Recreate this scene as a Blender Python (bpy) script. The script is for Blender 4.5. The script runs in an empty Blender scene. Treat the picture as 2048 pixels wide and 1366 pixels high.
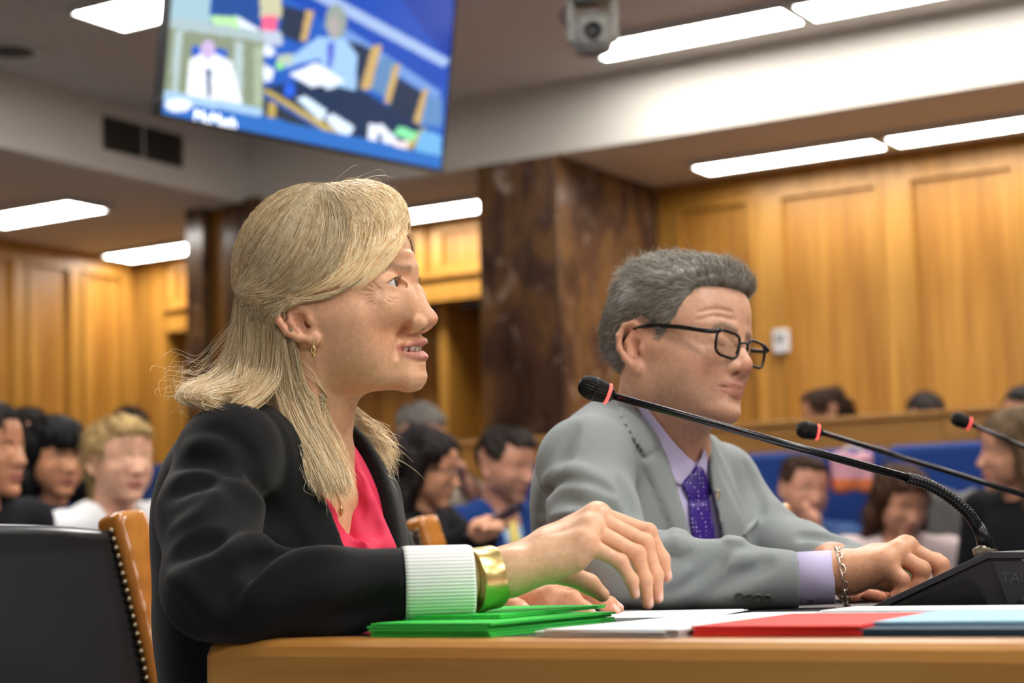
import bpy, bmesh, math, random
import numpy as np
from mathutils import Vector, Matrix

SC = bpy.context.scene
COL = SC.collection
RNG = np.random.default_rng(7)
random.seed(7)

# ------------------------------------------------------------------ camera
FPX = 3600.0                      # focal length in pixels of the 2048-wide frame
CAM = np.array([0.0, 0.0, 0.836])
YAW = math.radians(31.46)         # camera looks 31.5 deg to the left of the room's long axis
PITCH = math.atan((1100.0 - 683.0) / FPX)
ROLL = math.radians(1.6)
_f0 = np.array([-math.sin(YAW), math.cos(YAW), 0.0])
_r0 = np.array([math.cos(YAW), math.sin(YAW), 0.0])
_z = np.array([0.0, 0.0, 1.0])
FWD = _f0 * math.cos(PITCH) + _z * math.sin(PITCH)
_u0 = np.cross(_r0, FWD)
RIGHT = _r0 * math.cos(ROLL) - _u0 * math.sin(ROLL)
UP = _u0 * math.cos(ROLL) + _r0 * math.sin(ROLL)
CAMROT = np.stack([RIGHT, UP, FWD], axis=1)      # camera-space (right, up, depth) -> world

cam_d = bpy.data.cameras.new('camera')
cam_d.sensor_width = 36.0
cam_d.lens = FPX / 2048.0 * 36.0
cam_d.clip_start = 0.05
cam_d.dof.use_dof = True
cam_d.dof.focus_distance = 1.93
cam_d.dof.aperture_fstop = 4.8
cam_o = bpy.data.objects.new('camera', cam_d)
COL.objects.link(cam_o)
_m = Matrix.Identity(4)
for i in range(3):
    _m[i][0], _m[i][1], _m[i][2], _m[i][3] = RIGHT[i], UP[i], -FWD[i], CAM[i]
cam_o.matrix_world = _m
SC.camera = cam_o

# ------------------------------------------------------------------ world, exposure
wd = bpy.data.worlds.new('world')
SC.world = wd
wd.use_nodes = True
wd.node_tree.nodes['Background'].inputs[0].default_value = (0.9, 0.95, 1.0, 1)
wd.node_tree.nodes['Background'].inputs[1].default_value = 0.02
SC.view_settings.view_transform = 'Standard'
SC.view_settings.look = 'None'
SC.view_settings.gamma = 1.0
SC.view_settings.use_curve_mapping = False
SC.view_settings.exposure = -0.15
LAMP = 28.0                       # radiance of the ceiling light diffusers
LAMP_COL = (1.0, 0.965, 0.90)

# ------------------------------------------------------------------ helpers
def c2w(pts):
    """camera-space metres (right, up, depth) -> world"""
    return np.asarray(pts, float) @ CAMROT.T + CAM

def cp(px, py, d):
    """pixel of the 2048x1366 frame at depth d -> camera-space metres"""
    return np.array([(px - 1024.0) / FPX * d, (683.0 - py) / FPX * d, d])

def P(px, py, d):
    return c2w(cp(px, py, d))

def w2c(w):
    return (np.asarray(w, float) - CAM) @ CAMROT

def hit(px, py, axis, val):
    """point where the ray through a pixel meets the plane axis = val"""
    r = FWD + (px - 1024.0) / FPX * RIGHT + (683.0 - py) / FPX * UP
    return CAM + r * ((val - CAM[axis]) / r[axis])

def lin(h):
    """sRGB hex or 0..255 triple -> linear rgba"""
    if isinstance(h, str):
        h = [int(h[i:i + 2], 16) for i in (0, 2, 4)]
    o = []
    for c in h:
        c = c / 255.0
        o.append(c / 12.92 if c <= 0.04045 else ((c + 0.055) / 1.055) ** 2.4)
    return (o[0], o[1], o[2], 1.0)

def tag(o, label=None, cat=None, group=None, kind=None):
    if label: o['label'] = label
    if cat: o['category'] = cat
    if group: o['group'] = group
    if kind: o['kind'] = kind
    return o

def parent_to(o, root):
    if root is not None:
        o.parent = root
        mw = root.matrix_basis.copy()
        p = root.parent
        while p is not None:
            mw = p.matrix_basis @ mw if p.parent is None and False else mw
            p = p.parent
        o.matrix_parent_inverse = ABS[root.name].inverted()

ABS = {}

def link(o, loc, parent=None):
    """link an object whose data sits around loc; remembers its absolute place for its parts"""
    COL.objects.link(o)
    o.location = loc
    ABS[o.name] = Matrix.Translation(Vector(loc))
    if parent is not None:
        o.parent = parent
        o.matrix_parent_inverse = ABS[parent.name].inverted()
    return o

def mk(name, V, F, mat=None, parent=None, smooth=False, base=True):
    """one mesh object from world-space vertices; its origin goes to its own base centre"""
    V = np.asarray(V, float).reshape(-1, 3)
    lo, hi = V.min(0), V.max(0)
    c = np.array([(lo[0] + hi[0]) / 2, (lo[1] + hi[1]) / 2, lo[2] if base else (lo[2] + hi[2]) / 2])
    me = bpy.data.meshes.new(name)
    V = V - c
    if isinstance(F, np.ndarray):
        n, k = F.shape
        me.vertices.add(len(V)); me.vertices.foreach_set('co', V.astype(np.float32).ravel())
        me.loops.add(n * k); me.loops.foreach_set('vertex_index', F.astype(np.int32).ravel())
        me.polygons.add(n)
        me.polygons.foreach_set('loop_start', np.arange(0, n * k, k, dtype=np.int32))
        me.update(calc_edges=True)
    else:
        me.from_pydata([tuple(v) for v in V], [], [tuple(f) for f in F]); me.update()
    if smooth:
        me.polygons.foreach_set('use_smooth', np.ones(len(me.polygons), dtype=bool))
    if mat is not None:
        for m_ in (mat if isinstance(mat, (list, tuple)) else [mat]):
            me.materials.append(m_)
    o = bpy.data.objects.new(name, me)
    return link(o, tuple(c), parent)

def empty(name, loc, parent=None):
    o = bpy.data.objects.new(name, None)
    o.empty_display_size = 0.1
    return link(o, tuple(float(x) for x in loc), parent)

BOXF = [(0, 3, 2, 1), (4, 5, 6, 7), (0, 1, 5, 4), (1, 2, 6, 5), (2, 3, 7, 6), (3, 0, 4, 7)]

def boxv(lo, hi):
    x0, y0, z0 = lo; x1, y1, z1 = hi
    return [(x0, y0, z0), (x1, y0, z0), (x1, y1, z0), (x0, y1, z0), (x0, y0, z1), (x1, y0, z1), (x1, y1, z1), (x0, y1, z1)]

def bevel_mesh(o, w, seg=2):
    bm = bmesh.new(); bm.from_mesh(o.data)
    bmesh.ops.bevel(bm, geom=bm.edges[:], offset=w, segments=seg, profile=0.5, affect='EDGES', clamp_overlap=True)
    bm.to_mesh(o.data); bm.free()
    return o

def box(name, lo, hi, mat, parent=None, bev=0.0, seg=2):
    lo, hi = np.minimum(lo, hi), np.maximum(lo, hi)
    o = mk(name, boxv(lo, hi), BOXF, mat, parent)
    if bev: bevel_mesh(o, bev, seg)
    return o

def obox(name, c, ax, half, mat, parent=None, bev=0.0, seg=2):
    """oriented box: centre, 3 unit axes (rows), half sizes"""
    c = np.asarray(c, float); ax = np.asarray(ax, float)
    V = np.array(boxv((-half[0], -half[1], -half[2]), half)) @ ax + c
    o = mk(name, V, BOXF, mat, parent)
    if bev: bevel_mesh(o, bev, seg)
    return o

def prism(name, poly, ax0, ax1, n, t0, t1, org, mat, parent=None, bev=0.0):
    """polygon (u,v) in the plane (ax0, ax1) through org, extruded along n from t0 to t1"""
    ax0, ax1, n, org = [np.asarray(a, float) for a in (ax0, ax1, n, org)]
    k = len(poly)
    V = [org + u * ax0 + v * ax1 + n * t0 for u, v in poly] + [org + u * ax0 + v * ax1 + n * t1 for u, v in poly]
    F = [tuple(range(k))[::-1], tuple(range(k, 2 * k))] + [(i, (i + 1) % k, k + (i + 1) % k, k + i) for i in range(k)]
    o = mk(name, V, F, mat, parent)
    bm = bmesh.new(); bm.from_mesh(o.data)
    bmesh.ops.recalc_face_normals(bm, faces=bm.faces[:])
    if bev:
        bmesh.ops.bevel(bm, geom=bm.edges[:], offset=bev, segments=2, profile=0.5, affect='EDGES', clamp_overlap=True)
    bm.to_mesh(o.data); bm.free()
    return o

def frame_of(t):
    t = t / np.linalg.norm(t)
    a = np.array([0, 0, 1.0]) if abs(t[2]) < 0.9 else np.array([1.0, 0, 0])
    u = np.cross(a, t); u /= np.linalg.norm(u)
    return u, np.cross(t, u)

def tube_data(pts, radii, n=10, cap=True):
    pts = np.asarray(pts, float); m = len(pts)
    radii = np.full(m, radii) if np.isscalar(radii) else np.asarray(radii, float)
    T = np.gradient(pts, axis=0)
    u, v = frame_of(T[0])
    V = []
    for i in range(m):
        t = T[i] / np.linalg.norm(T[i])
        u = u - t * (u @ t); u /= np.linalg.norm(u); v = np.cross(t, u)
        for j in range(n):
            a = 2 * math.pi * j / n
            V.append(pts[i] + radii[i] * (math.cos(a) * u + math.sin(a) * v))
    F = [(i * n + j, i * n + (j + 1) % n, (i + 1) * n + (j + 1) % n, (i + 1) * n + j) for i in range(m - 1) for j in range(n)]
    if cap:
        F += [tuple(range(n))[::-1], tuple(range((m - 1) * n, m * n))]
    return V, F

def tube(name, pts, radii, mat, parent=None, n=10, cap=True):
    V, F = tube_data(pts, radii, n, cap)
    return mk(name, V, F, mat, parent, smooth=True)

def lathe(name, org, axis, prof, mat, parent=None, n=24):
    """profile list of (t along axis, radius)"""
    org = np.asarray(org, float); axis = np.asarray(axis, float); axis = axis / np.linalg.norm(axis)
    u, v = frame_of(axis)
    V, F = [], []
    for t, r in prof:
        for j in range(n):
            a = 2 * math.pi * j / n
            V.append(org + axis * t + max(r, 1e-5) * (math.cos(a) * u + math.sin(a) * v))
    m = len(prof)
    F = [(i * n + j, i * n + (j + 1) % n, (i + 1) * n + (j + 1) % n, (i + 1) * n + j) for i in range(m - 1) for j in range(n)]
    F += [tuple(range(n))[::-1], tuple(range((m - 1) * n, m * n))]
    return mk(name, V, F, mat, parent, smooth=True)

def spline(pts, n):
    """Catmull-Rom through control points, n samples"""
    p = np.asarray(pts, float)
    if len(p) == 2:
        return p[0] + (p[1] - p[0]) * np.linspace(0, 1, n)[:, None]
    q = np.vstack([2 * p[0] - p[1], p, 2 * p[-1] - p[-2]])
    s = np.linspace(0, len(p) - 1 - 1e-9, n)
    i = s.astype(int); t = (s - i)[:, None]
    a, b, c, d = q[i], q[i + 1], q[i + 2], q[i + 3]
    return 0.5 * (2 * b + (c - a) * t + (2 * a - 5 * b + 4 * c - d) * t ** 2 + (3 * b - a - 3 * c + d) * t ** 3)

def copy_tree(o, parent=None):
    c = o.copy(); COL.objects.link(c)
    ABS[c.name] = ABS[o.name].copy()
    if parent is not None:
        c.parent = parent
    for ch in list(o.children):
        copy_tree(ch, c)
    return c

# ------------------------------------------------------------------ materials
def M(name, col, rough=0.5, metal=0.0, spec=0.5, sss=0.0, coat=0.0, emit=None, estr=0.0, alpha=None, sheen=0.0, trans=0.0):
    m = bpy.data.materials.new(name); m.use_nodes = True
    b = m.node_tree.nodes['Principled BSDF']
    b.inputs['Base Color'].default_value = lin(col) if not (isinstance(col, tuple) and len(col) == 4) else col
    b.inputs['Roughness'].default_value = rough
    b.inputs['Metallic'].default_value = metal
    b.inputs['Specular IOR Level'].default_value = spec
    if coat:
        b.inputs['Coat Weight'].default_value = coat; b.inputs['Coat Roughness'].default_value = 0.15
    if sheen:
        b.inputs['Sheen Weight'].default_value = sheen; b.inputs['Sheen Roughness'].default_value = 0.5
    if trans:
        b.inputs['Transmission Weight'].default_value = trans
    if emit is not None:
        b.inputs['Emission Color'].default_value = emit if len(emit) == 4 else (*emit, 1)
        b.inputs['Emission Strength'].default_value = estr
    return m

def nodes(m):
    nt = m.node_tree
    return nt, nt.nodes['Principled BSDF'], nt.nodes.new, nt.links.new

def noise_col(m, stops, scale=(1, 1, 1), nscale=5.0, detail=4.0, rough=0.55, dist=0.0, bump=0.0, space='Object', rot=(0, 0, 0)):
    """base colour = colour ramp over a stretched noise; optional bump from the same noise"""
    nt, b, N, L = nodes(m)
    tc = N('ShaderNodeTexCoord'); mp = N('ShaderNodeMapping'); nz = N('ShaderNodeTexNoise'); cr = N('ShaderNodeValToRGB')
    mp.inputs['Scale'].default_value = scale; mp.inputs['Rotation'].default_value = rot
    nz.inputs['Scale'].default_value = nscale; nz.inputs['Detail'].default_value = detail
    nz.inputs['Roughness'].default_value = rough; nz.inputs['Distortion'].default_value = dist
    L(tc.outputs[space], mp.inputs['Vector']); L(mp.outputs['Vector'], nz.inputs['Vector'])
    L(nz.outputs['Fac'], cr.inputs['Fac'])
    el = cr.color_ramp.elements
    while len(el) < len(stops): el.new(0.5)
    for e, (p, c) in zip(el, stops):
        e.position = p; e.color = lin(c)
    L(cr.outputs['Color'], b.inputs['Base Color'])
    if bump:
        bp = N('ShaderNodeBump'); bp.inputs['Strength'].default_value = bump; bp.inputs['Distance'].default_value = 0.002
        L(nz.outputs['Fac'], bp.inputs['Height']); L(bp.outputs['Normal'], b.inputs['Normal'])
    return m

def fine_bump(m, nscale, strength, dist=0.001, scale=(1, 1, 1)):
    nt, b, N, L = nodes(m)
    tc = N('ShaderNodeTexCoord'); mp = N('ShaderNodeMapping'); nz = N('ShaderNodeTexNoise'); bp = N('ShaderNodeBump')
    mp.inputs['Scale'].default_value = scale
    nz.inputs['Scale'].default_value = nscale; nz.inputs['Detail'].default_value = 3
    bp.inputs['Strength'].default_value = strength; bp.inputs['Distance'].default_value = dist
    L(tc.outputs['Object'], mp.inputs['Vector']); L(mp.outputs['Vector'], nz.inputs['Vector'])
    L(nz.outputs['Fac'], bp.inputs['Height']); L(bp.outputs['Normal'], b.inputs['Normal'])
    return m

def vcol(m, attr='Col'):
    """base colour from the mesh's own colour attribute"""
    nt, b, N, L = nodes(m)
    a = N('ShaderNodeVertexColor'); a.layer_name = attr
    L(a.outputs['Color'], b.inputs['Base Color'])
    return m

def set_col(o, rgb):
    ca = o.data.color_attributes.new('Col', 'FLOAT_COLOR', 'POINT')
    a = np.ones((len(rgb), 4), dtype=np.float32); a[:, :3] = rgb[:, :3]
    ca.data.foreach_set('color', a.ravel())

MAT = {}
MAT['wood_wall'] = noise_col(M('wall_veneer', 'b07a35', 0.42, spec=0.4), [(0.25, '85551c'), (0.5, 'a6732c'), (0.75, 'c08f44')], (7, 7, 0.35), 2.2, 5, 0.6)
MAT['wood_trim'] = noise_col(M('wall_trim_wood', 'b07a35', 0.38, spec=0.45), [(0.3, '986824'), (0.7, 'bb8a3e')], (9, 9, 0.5), 2.0, 4)
MAT['wood_dark'] = noise_col(M('door_wood', '6b4415', 0.45), [(0.3, '7c4f12'), (0.7, 'a06c22')], (7, 7, 0.4), 2.2, 4)
MAT['wood_table'] = noise_col(M('table_edge_wood', 'c08a45', 0.35, spec=0.5, coat=0.25), [(0.28, 'a2682a'), (0.5, 'bd8440'), (0.75, 'cc9850')], (1.2, 14, 14), 2.0, 5, 0.6, 0.4)
MAT['wood_chair'] = noise_col(M('chair_wood', 'c47f33', 0.22, spec=0.5, coat=0.6), [(0.25, 'ad6420'), (0.55, 'c47c30'), (0.8, 'd39040')], (9, 9, 2), 3.0, 5, 0.6)
MAT['wood_ledge'] = noise_col(M('barrier_wood', 'b07c3a', 0.4), [(0.3, '9a672a'), (0.7, 'bb8844')], (0.6, 9, 9), 2.0, 4)
MAT['ceiling'] = noise_col(M('ceiling_tile_white', 'cfc9c2', 0.9, spec=0.1), [(0.3, 'c9c3bc'), (0.7, 'd5d0c9')], (1, 1, 1), 60, 3)
MAT['fascia'] = M('fascia_paint_white', 'd6d2cb', 0.8, spec=0.2)
MAT['carpet'] = noise_col(M('carpet_blue_grey', '7d8088', 0.95, spec=0.1), [(0.3, '74777f'), (0.7, '8a8d94')], (1, 1, 1), 120, 3)
MAT['blue'] = fine_bump(M('blue_upholstery', '1c3f86', 0.8, spec=0.25, sheen=0.2), 250, 0.4)
MAT['white_metal'] = M('light_frame_white', 'cfcfca', 0.5)
MAT['diffuser'] = M('lamp_diffuser', 'ffffff', 0.6, emit=LAMP_COL, estr=LAMP)
MAT['black_plastic'] = M('black_plastic', '16161a', 0.42)
MAT['vent_dark'] = M('vent_dark_metal', '37322c', 0.6)
MAT['chrome'] = M('chrome_metal', 'd0d0d0', 0.2, metal=1.0)
MAT['gold'] = M('gold_metal', 'e2c884', 0.28, metal=1.0)
MAT['silver'] = M('silver_metal', 'd8d2c4', 0.22, metal=1.0)
# ================================================================== ROOM
# world axes: X along the panelled wall (right wall of the picture), Y across the room towards it
XL, YW = -8.06, 8.56             # left wall, panelled wall
XF, YF = -6.23, 7.46             # fascia lines of the lowered ceiling
ZL, ZH = 2.745, 3.10             # lowered ceiling, main ceiling
XR, YB = 6.5, -5.0               # walls behind the photographer

floor = tag(box('floor', (XL - .2, YB - .2, -.1), (XR + .2, YW + .6, 0), MAT['carpet']), 'blue grey carpeted floor of the hearing room', 'floor', kind='structure')
ceil = tag(box('ceiling', (XF - .04, YB - .2, ZH + .012), (XR + .2, YF + .04, ZH + .1), MAT['ceiling']), 'main ceiling of the hearing room', 'ceiling', kind='structure')
soff = tag(box('ceiling_lowered', (XL - .2, YB - .2, ZL + .012), (XF - .04, YW + .6, ZL + .3), MAT['ceiling']), 'lowered ceiling along the left wall', 'ceiling', kind='structure')
soff2 = tag(box('ceiling_lowered', (XF - .04, YF + .04, ZL + .012), (XR + .2, YW + .6, ZL + .3), MAT['ceiling']), 'lowered ceiling along the panelled wall', 'ceiling', kind='structure')

def tiles(par, x0, x1, y0, y1, z, sx, sy, holes=()):
    """ceiling boards with narrow joints, sharing one mesh"""
    src = None
    x = x0
    while x + sx <= x1 + 1e-3:
        y = y0
        while y + sy <= y1 + 1e-3:
            c = (x + sx / 2, y + sy / 2)
            if src is None:
                src = box('ceiling_tile', (x + .003, y + .003, z), (x + sx - .003, y + sy - .003, z + .012), MAT['ceiling'], par)
                c0 = c
            else:
                o = src.copy(); COL.objects.link(o); o.location = (src.location[0] + c[0] - c0[0], src.location[1] + c[1] - c0[1], src.location[2])
            y += sy
        x += sx
tiles(ceil, XF, -0.83, 2.96, 7.46, ZH, 0.9, 0.9)
tiles(soff2, -6.19, -0.7, 7.5, 8.56, ZL, 0.915, 1.06)
tiles(soff, -8.06, -6.27, 4.10, 8.56, ZL, 0.895, 0.89)

tag(box('trim_fascia_right', (XF, YF, ZL), (XR, YF + .04, ZH + .05), MAT['fascia']), 'white fascia over the panelled wall', 'fascia', kind='structure')
tag(box('trim_fascia_left', (XF - .04, YB, ZL), (XF, YF + .04, ZH + .05), MAT['fascia']), 'grey white fascia with the air vent', 'fascia', kind='structure')
tag(box('wall_back', (XL - .2, YB - .2, 0), (XR + .2, YB, ZH + .1), MAT['fascia']), 'plain wall behind the photographer', 'wall', kind='structure')
tag(box('wall_side', (XR, YB - .2, 0), (XR + .2, YW + .6, ZH + .1), MAT['fascia']), 'plain side wall behind the photographer', 'wall', kind='structure')

# ---- panelled wall (right part of the picture)
def panel_run(par, axis, fixed, sgn, u0, edges, z0, z1, rail, depth=0.03):
    """stiles, rails, moulded frames and recessed boards; axis 0: runs along X at Y=fixed facing -sgn Y"""
    def b(name, ua, ub, da, db, za, zb, mat):
        if axis == 0: return box(name, (ua, fixed + sgn * da, za), (ub, fixed + sgn * db, zb), mat, par)
        return box(name, (fixed + sgn * da, ua, za), (fixed + sgn * db, ub, zb), mat, par)
    b('top_rail', u0, edges[-1][1] + .07, -depth, 0.0, z1 - rail, z1, MAT['wood_trim'])
    b('top_moulding', u0, edges[-1][1] + .07, -depth - .02, -depth, z1 - .035, z1, MAT['wood_trim'])
    b('bottom_rail', u0, edges[-1][1] + .07, -depth, 0.0, z0, z0 + .16, MAT['wood_trim'])
    prev = u0
    for (a, c) in edges:
        b('stile', prev, a, -depth, 0.0, z0 + .16, z1 - rail, MAT['wood_trim'])
        b('panel', a + .012, c - .012, -.008, 0.004, z0 + .172, z1 - rail - .012, MAT['wood_wall'])
        m = .022
        b('moulding', a, a + m, -depth - .012, -.002, z0 + .16, z1 - rail, MAT['wood_trim'])
        b('moulding', c - m, c, -depth - .012, -.002, z0 + .16, z1 - rail, MAT['wood_trim'])
        b('moulding', a + m, c - m, -depth - .012, -.002, z1 - rail - m, z1 - rail, MAT['wood_trim'])
        b('moulding', a + m, c - m, -depth - .012, -.002, z0 + .16, z0 + .16 + m, MAT['wood_trim'])
        prev = c
    b('stile', prev, prev + .07, -depth, 0.0, z0 + .16, z1 - rail, MAT['wood_trim'])

XC0, XC1 = -4.744, -4.285         # marble column
wr = tag(box('wall_right', (XC0, YW, 0), (XR, YW + .2, ZL + .02), MAT['wood_wall']), 'golden wood panelled wall behind the audience', 'wall', kind='structure')
ed = [(-4.17, -3.73), (-3.59, -3.04), (-2.90, -2.35), (-2.21, -1.66), (-1.52, -.97), (-.83, -.28)]
panel_run(wr, 0, YW, 1, XC1, ed, 0.0, ZL, 0.125)
box('wall_board', (-.21, YW - .02, 0), (XR, YW, ZL), MAT['wood_wall'], wr)

# left wall
wl = tag(box('wall_left', (XL - .2, YB, 0), (XL, YW + .6, ZL + .02), MAT['wood_wall']), 'shaded wood panelled wall at the far left', 'wall', kind='structure')
edl = [(4.40 + i * .455, 4.40 + i * .455 + .36) for i in range(9)]
panel_run(wl, 1, XL, -1, 4.30, edl, 0.0, ZL, 0.10)

# doors in the wall left of the column
wd_ = tag(box('wall_doors', (XL, YW, 2.27), (XC0, YW + .2, ZL + .02), MAT['wood_trim']), 'wood transom panelling above the doors left of the column', 'wall', kind='structure')
box('corner_post', (XL, YW - .02, 0), (-7.80, YW + .55, ZL), MAT['wood_trim'], wd_)
box('recess_back', (-7.80, YW + .50, 0), (XC0, YW + .56, 2.30), MAT['wood_dark'], wd_)
for a, c in ((-7.78, -6.86), (-6.80, -5.80), (-5.74, -4.76)):
    box('transom_panel', (a + .06, YW - .006, 2.47), (c - .06, YW + .002, 2.66), MAT['wood_wall'], wd_)
    box('transom_frame', (a, YW - .03, 2.66), (c, YW, ZL), MAT['wood_trim'], wd_)
    box('transom_frame', (a, YW - .03, 2.43), (c, YW, 2.47), MAT['wood_trim'], wd_)
    box('transom_frame', (a, YW - .03, 2.47), (a + .06, YW, 2.66), MAT['wood_trim'], wd_)
    box('transom_frame', (c - .06, YW - .03, 2.47), (c, YW, 2.66), MAT['wood_trim'], wd_)
box('header_ledge', (-7.8, YW - .055, 2.405), (XC0, YW, 2.43), MAT['wood_trim'], wd_)
box('header_board', (-7.8, YW - .03, 2.27), (XC0, YW, 2.37), MAT['wood_trim'], wd_)
for i, (a, c) in enumerate(((-7.78, -6.86), (-6.80, -5.80), (-5.74, -4.76))):
    lab = ['wooden door in the recess beside the far left corner', 'wooden door hidden behind the blonde woman', 'wooden door between the blonde woman and the marble column'][i]
    d = tag(box('door_%d' % (i + 1), (a, YW + .42, 0), (c, YW + .48, 2.25), MAT['wood_dark']), lab, 'door', kind='structure')
    w = c - a
    for k in range(3):
        x0 = a + .05 + k * (w - .1) / 3
        box('door_board', (x0 + .02, YW + .405, .2), (x0 + (w - .1) / 3 - .02, YW + .42, 2.12), MAT['wood_dark'], d)
    obj = lathe('door_knob', (c - .07, YW + .40, 1.05), (0, -1, 0), [(0, .012), (.02, .012), (.03, .028), (.05, .03), (.06, .018)], MAT['silver'], d, 12)
for x in (-6.83, -5.77):
    box('door_post', (x - .03, YW + .1, 0), (x + .03, YW + .5, 2.27), MAT['wood_trim'], wd_)

# ---- marble columns
def marble(name):
    m = M(name, '3a2a24', 0.22, spec=0.5)
    nt, b, N, L = nodes(m)
    tc = N('ShaderNodeTexCoord'); mp = N('ShaderNodeMapping'); n1 = N('ShaderNodeTexNoise'); n2 = N('ShaderNodeTexNoise')
    c1 = N('ShaderNodeValToRGB'); c2 = N('ShaderNodeValToRGB'); mx = N('ShaderNodeMix'); mx.data_type = 'RGBA'
    mp.inputs['Scale'].default_value = (1, 1, .55)
    n1.inputs['Scale'].default_value = 3.2; n1.inputs['Detail'].default_value = 8; n1.inputs['Distortion'].default_value = 1.6
    n2.inputs['Scale'].default_value = 5.5; n2.inputs['Detail'].default_value = 6; n2.inputs['Distortion'].default_value = 2.2
    L(tc.outputs['Object'], mp.inputs['Vector']); L(mp.outputs['Vector'], n1.inputs['Vector']); L(mp.outputs['Vector'], n2.inputs['Vector'])
    e = c1.color_ramp.elements
    e.new(.5); e.new(.62)
    for q, (p, c) in zip(e, [(.3, '2a1e19'), (.45, '4a332a'), (.58, '6b4d2e'), (.72, '5c3a30')]): q.position = p; q.color = lin(c)
    L(n1.outputs['Fac'], c1.inputs['Fac'])
    e = c2.color_ramp.elements
    e[0].position = .60; e[0].color = (0, 0, 0, 1); e[1].position = .74; e[1].color = (1, 1, 1, 1)
    L(n2.outputs['Fac'], c2.inputs['Fac'])
    L(c2.outputs['Color'], mx.inputs['Factor']); L(c1.outputs['Color'], mx.inputs['A']); mx.inputs['B'].default_value = lin('a89484')
    L(mx.outputs['Result'], b.inputs['Base Color'])
    return m
MAT['marble'] = marble('brown_marble')
col = tag(box('column', (XC0, YF + .002, 0), (XC1, YW, ZL + .02), MAT['marble'], bev=.004), 'wide dark brown marble column in the middle of the picture', 'column', kind='structure')
box('base_block', (XC0 - .02, YF - .02, 0), (XC1 + .02, YW, .15), MAT['marble'], col)
col2 = tag(box('column', (-6.62, YF - .05, 0), (-6.50, YF + .6, ZL + .02), MAT['marble']), 'narrow dark marble and wood column left of the blonde woman', 'column', kind='structure')
box('wood_strip', (-6.50, YF + .02, 0), (-6.36, YF + .6, ZL + .02), MAT['wood_dark'], col2)
box('marble_strip', (-6.36, YF - .03, 0), (-6.12, YF + .6, ZL + .02), MAT['marble'], col2)

# ---- ceiling lights
def strip(x0, x1, y0, y1, z, label, group='ceiling light strips'):
    r = tag(empty('ceiling_light', ((x0 + x1) / 2, (y0 + y1) / 2, z - .02)), label, 'ceiling light', group)
    f = .022
    box('frame', (x0 - f, y0 - f, z - .03), (x1 + f, y0, z), MAT['white_metal'], r)
    box('frame', (x0 - f, y1, z - .03), (x1 + f, y1 + f, z), MAT['white_metal'], r)
    box('frame', (x0 - f, y0, z - .03), (x0, y1, z), MAT['white_metal'], r)
    box('frame', (x1, y0, z - .03), (x1 + f, y1, z), MAT['white_metal'], r)
    box('diffuser', (x0, y0, z - .026), (x1, y1, z - .004), MAT['diffuser'], r)
    return r
strip(-3.84, -2.90, 8.06, 8.26, ZL, 'light strip above the panelled wall, nearer to the marble column')
strip(-2.83, -1.60, 8.06, 8.26, ZL, 'light strip above the panelled wall at the right edge of the picture')
strip(-1.53, -.30, 8.06, 8.26, ZL, 'light strip above the panelled wall, beyond the right picture edge')
strip(-6.10, -4.96, 8.10, 8.36, ZL, 'light strip between the blonde woman and the marble column')
strip(-7.92, -6.80, 8.10, 8.36, ZL, 'light strip in the far corner beside the narrow column')
strip(-7.62, -6.84, 6.74, 7.03, ZL, 'light strip on the lowered ceiling at the left edge')
strip(-3.83, -2.86, 6.92, 7.17, ZH, 'long light strip beside the ceiling camera')
strip(-2.80, -1.60, 6.92, 7.17, ZH, 'light strip at the top right of the picture')
strip(-1.54, -.34, 6.92, 7.17, ZH, 'main ceiling light strip beyond the top right corner')
strip(-5.25, -4.20, 5.20, 5.50, ZH, 'light strip at the top left behind the hanging screen')
PL = [((-2.3, 2.4), 'over the chairs behind the man in grey'), ((-.2, 3.4), 'over the far half of the long table'), ((-.2, 1.2), 'over the near end of the long table'), ((-.2, -1.0), 'over the photographer'), ((1.9, 2.4), 'facing the far half of the table'), ((1.9, 0.2), 'facing the near end of the table'), ((3.9, 1.4), 'nearest the plain side wall'), ((-4.4, 1.2), 'over the aisle behind the blonde woman'), ((-4.6, 3.0), 'over the audience at the left'), ((-2.6, 4.3), 'over the audience in the middle')]
for (x, y), wh in PL:  # unseen panels added to brighten the people at the table and the audience
    strip(x, x + 1.2, y, y + .42, ZH, 'added wide ceiling light panel outside the picture, ' + wh, 'added ceiling lights overhead outside the picture')

# ---- air vent in the left fascia
vx = XF
pts = [hit(205, 234, 0, vx), hit(363, 268, 0, vx), hit(363, 333, 0, vx), hit(205, 300, 0, vx)]
y0, y1 = pts[0][1], pts[1][1]
z1, z0 = (pts[0][2] + pts[1][2]) / 2, (pts[2][2] + pts[3][2]) / 2
v = tag(empty('air_vent', (vx, (y0 + y1) / 2, z0)), 'dark two part air vent grille in the grey fascia', 'air vent')
for a, b_ in ((y0, (y0 + y1) / 2 - .012), ((y0 + y1) / 2 + .012, y1)):
    box('vent_back', (vx, a, z0), (vx + .004, b_, z1), MAT['vent_dark'], v)
    for k in range(9):
        zz = z0 + (z1 - z0) * (k + .5) / 9
        box('slat', (vx + .004, a, zz - .004), (vx + .016, b_, zz + .002), MAT['vent_dark'], v)

# ---- round ceiling speaker
c = hit(22, 100, 2, ZH)
sp = tag(empty('ceiling_speaker', (c[0], c[1], ZH - .02)), 'round dark speaker grille in the ceiling at the left edge', 'speaker')
lathe('speaker_ring', (c[0], c[1], ZH), (0, 0, -1), [(0, .15), (.012, .15), (.018, .13), (.010, .12)], MAT['white_metal'], sp, 28)
lathe('speaker_grille', (c[0], c[1], ZH), (0, 0, -1), [(0, .125), (.008, .125), (.014, .06), (.015, .001)], MAT['vent_dark'], sp, 28)

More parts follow.
